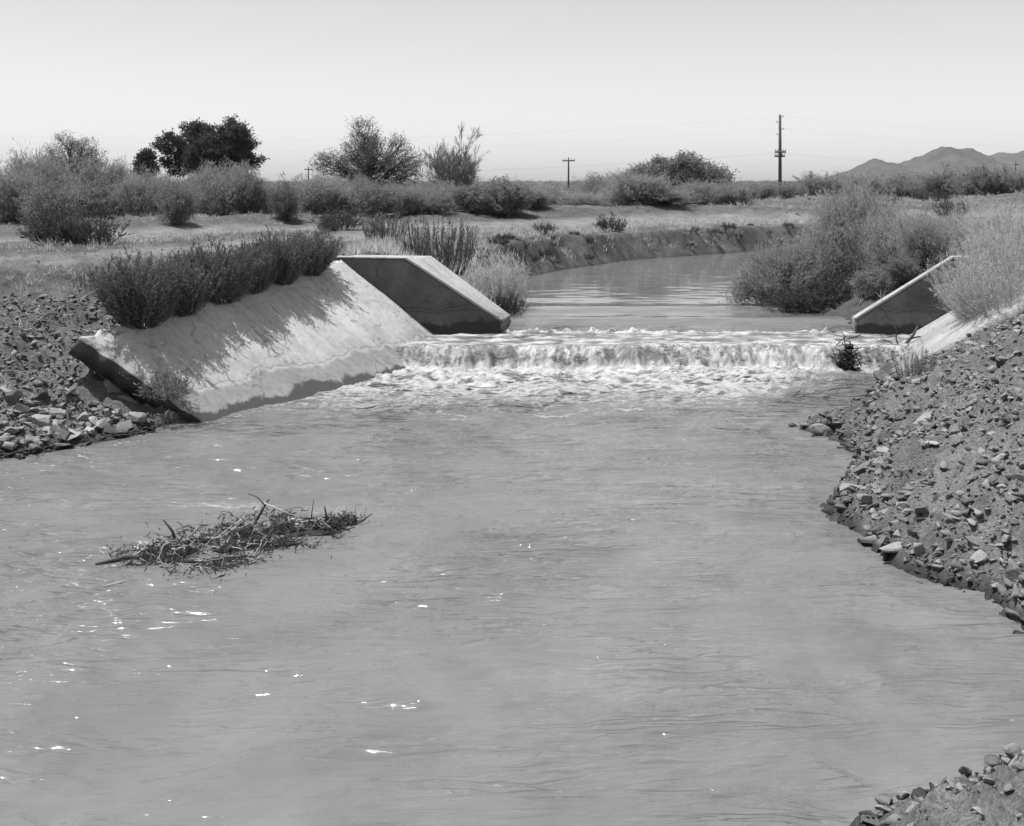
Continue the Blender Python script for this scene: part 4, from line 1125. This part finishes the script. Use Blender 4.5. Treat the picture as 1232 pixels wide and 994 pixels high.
# countless small stones: one object
mb = MB(); r_ = np.random.default_rng(510)
shapes = []
for _ in range(8):
    v, f = stone_shape(r_, 2, 11, .55); shapes.append((v / np.abs(v).max(), f))
def scatter(x, y, smin, smax, zfun=None):
    zz = land(x, y) if zfun is None else zfun(x, y)
    for j in range(8):
        k = np.arange(j, len(x), 8)
        if not len(k): continue
        v, f = shapes[j]; m = len(k)
        sc = smin * (smax / smin) ** (r_.uniform(0, 1, m) ** 2.7)
        az = r_.uniform(0, np.pi, m); q = np.stack([np.cos(az), r_.normal(0, .22, m), r_.normal(0, .22, m), np.sin(az)], 1); q = q / np.linalg.norm(q, axis=1, keepdims=True); a, b, c, d = q.T
        R = np.stack([1-2*(c*c+d*d), 2*(b*c-a*d), 2*(b*d+a*c), 2*(b*c+a*d), 1-2*(b*b+d*d), 2*(c*d-a*b), 2*(b*d-a*c), 2*(c*d+a*b), 1-2*(b*b+c*c)], 1).reshape(m, 3, 3)
        VV = np.einsum('mij,vj->mvi', R, v) * sc[:, None, None] + np.stack([x[k], y[k], zz[k] + sc * .12], 1)[:, None]
        mb.add(VV, (f[None] + (np.arange(m) * len(v))[:, None, None]).reshape(-1, 3))
x, y, s = bank_points(120000, (1.2, 5.2), (8.0, 17.35), 511, lambda x, y, s: right_ok(x, y, s) * (.35 + .65 * np.exp(-s * 1.2)) * (.4 + .6 * (vn(x * 1.2, y * 1.2, 77) > -.1)))
scatter(x[:19000], y[:19000], .013, .082)
x, y, s = bank_points(40000, (.2, 3.4), (4.4, 7.2), 515, lambda x, y, s: (s > -.05))
scatter(x[:3200], y[:3200], .006, .05)
x, y, s = bank_points(30000, (-7.4, 12.2), (-3.7, 16.5), 512, lambda x, y, s: ((s > -.1) & (x / y > -.47) & (zl_(x, np.maximum(y, 14.3)) > 1.0 + 0 * x) | left_ok(x, y, s)) * (.3 + .7 * np.exp(-s)))
scatter(x[:6500], y[:6500], .012, .075)
# gravel spilled on the near end of the left lining
x = r_.uniform(-5.3, -3.9, 900); y = 14.28 + np.abs(r_.normal(0, .5, 900)); zz = zl_(x, y); k = (zz > .3) & (zz < 1.15)
scatter(x[k], y[k], .006, .025, lambda a, b: zl_(a, b) - .005)
x = r_.uniform(-9, 2, 2500); y = r_.uniform(15, 30, 2500); s = shore_sd(x, y); k = (s > 2.4)
scatter(x[k], y[k], .012, .06)
x = r_.uniform(9, 24, 1200); y = r_.uniform(24, 62, 1200); s = shore_sd(x, y); k = s > 2
scatter(x[k], y[k], .03, .14)
tag(mb.build('rubble', M['rubble']), 'small broken stones and gravel strewn over both canal banks', 'rubble', kind='stuff')

# ------------------------------------------------------------------ dry grass on the banks: one object
mb = MB(); r_ = np.random.default_rng(520)
def tufts(n, lo, hi, cond, h):
    x = r_.uniform(lo[0], hi[0], n); y = r_.uniform(lo[1], hi[1], n); s = shore_sd(x, y)
    k = cond(x, y, s) & (vn(x * .7, y * .7, 88) + .4 * vn(x * 2, y * 2, 89) > r_.uniform(-.2, .6, n)); x, y = x[k], y[k]
    z = land(x, y); m = 7
    X_ = np.repeat(x, m) + r_.normal(0, .05, len(x) * m); Y_ = np.repeat(y, m) + r_.normal(0, .05, len(x) * m); Z_ = np.repeat(z, m)
    D = r_.normal(0, .45, (len(X_), 3)); D[:, 2] = 1
    leaves(mb, np.stack([X_, Y_, Z_ - .01], 1), D, h * r_.uniform(.5, 1.3, len(X_)), h * .10, r_)
tufts(16000, (-3, 26), (18, 48), lambda x, y, s: (s > .25) & (s < 3.5) & (y > 27), .20)
tufts(7000, (-16, 15), (2, 40), lambda x, y, s: (s > 2.2) & (line_dist(x, y, ROAD_A) > 1.2) & (line_dist(x, y, ROAD_B) > 1.0), .14)
tufts(2500, (-3, 20.9), (1, 28), lambda x, y, s: (s > .3) & (s < 3), .25)
tufts(2500, (6, 21), (16, 40), lambda x, y, s: (s > .5), .22)
tufts(7000, (8, 44), (60, 90), lambda x, y, s: (s > .5) & (line_dist(x, y, ROAD_A) > 1.3), .25)
tag(mb.build('dry_grass', M['dry']), 'sparse dry grass on the dirt banks of the canal', 'grass', kind='stuff')

mb = MB(); r_ = np.random.default_rng(525)
def weeds(n, lo, hi, cond, h):
    x = r_.uniform(lo[0], hi[0], n); y = r_.uniform(lo[1], hi[1], n); s = shore_sd(x, y)
    k = cond(x, y, s) & (vn(x * .5, y * .5, 188) + .5 * vn(x * 1.7, y * 1.7, 189) > r_.uniform(-.1, .7, n)); x, y = x[k], y[k]
    z = land(x, y); m = 26; hs = np.repeat(h * r_.uniform(.4, 1.6, len(x)), m)
    C = np.repeat(np.stack([x, y, z], 1), m, 0); O = r_.normal(0, .5, C.shape); O[:, 2] = np.abs(O[:, 2]) * .55
    leaves(mb, C + O * hs[:, None], r_.normal(size=C.shape) + np.array([0, 0, .5]), hs * .5, hs * .13, r_)
weeds(1500, (-18, 16), (3, 34), lambda x, y, s: (s > 2.0) & (line_dist(x, y, ROAD_A) > 1.1) & (line_dist(x, y, ROAD_B) > .9), .09)
weeds(1600, (-3, 34), (26, 60), lambda x, y, s: (s > .3) & (line_dist(x, y, ROAD_A) > 1.1), .16)
weeds(1500, (8, 54), (48, 82), lambda x, y, s: (s > .5) & (line_dist(x, y, ROAD_A) > 1.2), .22)
weeds(260, (3, 8), (7, 17), lambda x, y, s: (s > .8), .05)
tag(mb.build('ground_weeds', M['dull']), 'small grey weeds dotted over the dirt between the tracks', 'weeds', kind='stuff')

# far desert scrub: a mass at the horizon
mb = MB(); r_ = np.random.default_rng(530)
n = 2600; yy = 100 * (18 ** r_.uniform(0, 1, n)); xx = r_.uniform(-.62, .62, n) * yy
zz = land(xx, yy, False); hh = r_.uniform(.5, 1.5, n) * np.clip(yy / 300, 1, 2.2)
m = 70
C = np.repeat(np.stack([xx, yy, zz], 1), m, 0); H_ = np.repeat(hh, m)
off = r_.normal(0, .5, (n * m, 3)); off[:, 2] = np.abs(off[:, 2]) * .9
leaves(mb, C + off * H_[:, None] * np.array([1, 1, .7]), r_.normal(size=(n * m, 3)) * np.array([1, 1, .6]) + np.array([0, 0, .3]), H_ * .24, H_ * .14, r_)
tag(mb.build('desert_scrub', M['dull']), 'far-off desert scrub scattered to the horizon', 'scrub', kind='stuff')

# ------------------------------------------------------------------ drift heap stranded in the pool
r_ = np.random.default_rng(540)
heap = empty('drift_heap', (-2.3, 9.7, 0)); tag(heap, 'low tangled heap of driftwood twigs and weeds stranded in the pool', 'driftwood')
spine = np.array([(-.62, -.38), (-.42, -.46), (-.1, -.38), (.02, .0), (.18, .30), (.52, .38), (.80, .42)])
def heap_pts(n, jx=.24, jy=.22):
    n0 = n; n = int(n * 2.6)
    f = r_.uniform(0, len(spine) - 1.001, n); a = f.astype(int)
    p = spine[a] + (spine[a + 1] - spine[a]) * (f - a)[:, None]
    w = np.interp(f, range(len(spine)), [.5, .9, 1.3, 1.5, 1.1, .8, .4])[:, None]
    p = p + r_.normal(0, 1, (n, 2)) * np.array([jx, jy]) * w * .9
    k = np.argsort(-(fbm(p[:, 0] * 2.6, p[:, 1] * 3.2, 3, 141) + r_.normal(0, .22, n)))[:n0]; r_.shuffle(k)
    return p[k]
def twigs(n, L, rad, tilt, zmax, curve=.3):
    p = heap_pts(n); az = r_.uniform(0, 2 * np.pi, n); az = np.where(r_.uniform(0, 1, n) < .55, r_.normal(.35, .5, n), az)
    el = r_.normal(0, tilt, n)
    d = np.stack([np.cos(az) * np.cos(el), np.sin(az) * np.cos(el), np.sin(np.abs(el))], 1)
    ln = L * r_.uniform(.4, 1.3, n)
    c = np.stack([p[:, 0], p[:, 1], r_.uniform(0, zmax, n) * np.exp(-(r_.normal(0, .5, n)) ** 2)], 1)
    s = np.linspace(-.5, .5, 5)
    Pt = c[:, None] + d[:, None] * (s * 1)[None, :, None] * ln[:, None, None]
    Pt = Pt + r_.normal(0, 1, Pt.shape) * (ln * curve)[:, None, None] * .35
    return Pt, rad * r_.uniform(.6, 1.4, n)[:, None] * np.linspace(1, .5, 5)[None]
mb = MB()
for (n, L, rd, tl, zm) in ((250, .17, .004, .3, .05), (70, .32, .006, .2, .04), (80, .2, .0035, .7, .06)):
    a, b = twigs(n, L, rd, tl, zm); tubes(mb, a, b, 4)
mb.build('twig_tangle', M['darkwood'], heap)
mb = MB()
a, b = twigs(240, .2, .0035, .35, .09); tubes(mb, a, b, 3); mb.build('pale_twig_tangle', M['drytwig'], heap)
mb = MB()
p = heap_pts(4600, .23, .20); c = np.stack([p[:, 0], p[:, 1], np.abs(r_.normal(0, .03, len(p)))], 1)
D = r_.normal(size=c.shape); D[:, 2] = np.abs(D[:, 2]) * .7
leaves(mb, c, D, .055 * r_.uniform(.5, 1.4, len(c)), .012, r_); mb.build('weed_leaves', M['dark'], heap)
mb = MB()
p = heap_pts(170, .2, .17); 
for j in range(2):
    v, f = shapes[j + 2]
    k = np.arange(j, len(p), 2); sc = r_.uniform(.03, .10, len(k))
    VV = v[None] * np.stack([sc * 1.4, sc, sc * .35], 1)[:, None] + np.stack([p[k, 0], p[k, 1], np.full(len(k), .0)], 1)[:, None]
    mb.add(VV, (f[None] + (np.arange(len(k)) * len(v))[:, None, None]).reshape(-1, 3))
mb.build('soaked_mat', M['darkwood'], heap)
for pts, rd, m_ in (([(-.50, -.02, 0), (-.53, .0, .08), (-.62, .05, .16)], .014, 'darkwood'), ([(.05, .45, .0), (.1, .52, .1), (.16, .55, .2)], .012, 'darkwood'), ([(.13, .53, .15), (.05, .55, .22), (-.02, .5, .26)], .006, 'stem'),
                    ([(.12, .53, .17), (.26, .5, .12), (.5, .4, .06)], .007, 'drytwig'), ([(.55, .42, 0), (.56, .42, .12), (.575, .43, .23)], .006, 'stem'), ([(.70, .38, 0), (.69, .38, .1), (.675, .39, .18)], .012, 'darkwood'),
                    ([(.9, .36, .02), (1.0, .4, .05), (1.08, .45, .1)], .007, 'darkwood'), ([(-.95, -.62, 0), (-.75, -.52, .03), (-.5, -.5, .02)], .018, 'darkwood'), ([(-.3, -.62, .02), (.0, -.55, .03), (.2, -.5, .02)], .02, 'darkwood'), ([(.93,.40,.0),(.93,.41,.05),(.93,.41,.10)], .03, 'darkwood')):
    mb = MB(); tubes(mb, np.array([pts]), rd * np.array([[1, .85, .5]]), 6); mb.build('stick', M[m_], heap, smooth=True)

# snag caught in the falling water near the right bank
sn = empty('snag', P(1020, 440, 18.35)); tag(sn, 'dark clump of drift caught in the falls near the right bank', 'driftwood')
mb = MB(); n = 90
az = r_.uniform(0, 6.3, n); c = r_.normal(0, .08, (n, 3)) * np.array([1, .7, 1.4]) + np.array([0, 0, .1])
d = r_.normal(size=(n, 3)); s5 = np.linspace(-.5, .5, 4)
tubes(mb, c[:, None] + unit(d)[:, None] * (s5 * .25)[None, :, None] + r_.normal(0, .015, (n, 4, 3)), .008, 4); mb.build('twigs', M['darkwood'], sn)
mb = MB(); v, f = stone_shape(r_, 3, 6, 1.0)
for cc, sc in (((.02, 0, .16), (.10, .1, .12)), ((.05, 0, .29), (.09, .08, .07)), ((-.1, 0, .02), (.1, .08, .1)), ((.07, -.02, -.05), (.1, .08, .09))):
    mb.add(v * np.array(sc) + np.array(cc), f)
mb.build('root_ball', M['darkwood'], sn)

# branch washed up against the right headwall
bp = P(1084, 418, 19.0)
br = empty('drift_branch', bp); tag(br, 'forked bare branch washed up against the right lining before the wing wall', 'driftwood')
mb = MB(); tubes(mb, np.array([[(-.05, 0, -.08), (.1, .03, .06), (.22, .05, .2), (.30, .05, .35)]]), np.array([[.035, .03, .024, .014]]), 8); mb.build('stem', M['stem'], br, smooth=True)
P0 = np.array([[(.18, .04, .14), (.3, .04, .17), (.4, 0, .16), (.5, 0, .2)], [(-.03, 0, .0), (-.08, 0, .14), (-.07, 0, .28), (-.13, 0, .4)], [(-.05, 0, -.02), (-.16, 0, .08), (-.25, 0, .12), (-.33, 0, .1)]])
mb = MB(); tubes(mb, P0, np.array([[.014, .012, .008, .004]]), 5)
g = grow(r_, P0, 5, .6, .6, .2, (.2, 1.)); tubes(mb, g, .004, 3); mb.build('twigs', M['stem'], br)

# weed clump on the end of the left lining, sticks and trash along the left shore
o = shrub('weed_clump', 560, .34, .3, 60, 1.1, .2, 5, .5, .6, .1, 2200, .05, .010, 'dull', 'stem', sr=.003)
p = P(200, 478, 14.35); place(o, p[0], p[1], p[2], 0, (1.0, .9, 1.0), 'weed clump growing over the low end of the left lining', 'weed')
o = shrub('weed_clump', 561, .5, .3, 50, .35, .25, 3, .3, .3, .4, 1400, .05, .007, 'mid', 'stem', sr=.003)
x_ = .345 * 14.6; place(o, 5.4, 15.6, None, 0, 1.0, 'wispy weed tuft on the right rubble slope below the short lining', 'weed')
o = shrub('weed_clump', 562, .4, .3, 40, .35, .3, 3, .3, .3, .4, 1000, .05, .007, 'dull', 'stem', sr=.003)
p = ground_at(110, 17); place(o, p[0], p[1], None, 0, 1.0, 'small dry weed left of the willow-leaved shrubs above the rock pile', 'weed')

mb = MB(); n = 260
tt = r_.uniform(0, 1, n); base = np.array([-6.1, 12.1]) + (np.array([-4.4, 13.9]) - np.array([-6.1, 12.1])) * tt[:, None] + r_.normal(0, .07, (n, 2))
az = np.where(r_.uniform(0, 1, n) < .7, .8 + r_.normal(0, .35, n), r_.uniform(0, 6.3, n)); ln = r_.uniform(.1, .45, n)
d = np.stack([np.cos(az), np.sin(az), r_.normal(.05, .12, n)], 1)
tubes(mb, np.stack([base[:, 0], base[:, 1], r_.uniform(0.0, .05, n)], 1)[:, None] + d[:, None] * (np.linspace(-.5, .5, 4)[None] * ln[:, None])[..., None] + r_.normal(0, .01, (n, 4, 3)), .006, 4)
tag(mb.build('stick_litter', M['stem']), 'drifted sticks lying along the shore below the left rock pile', 'litter', kind='stuff')
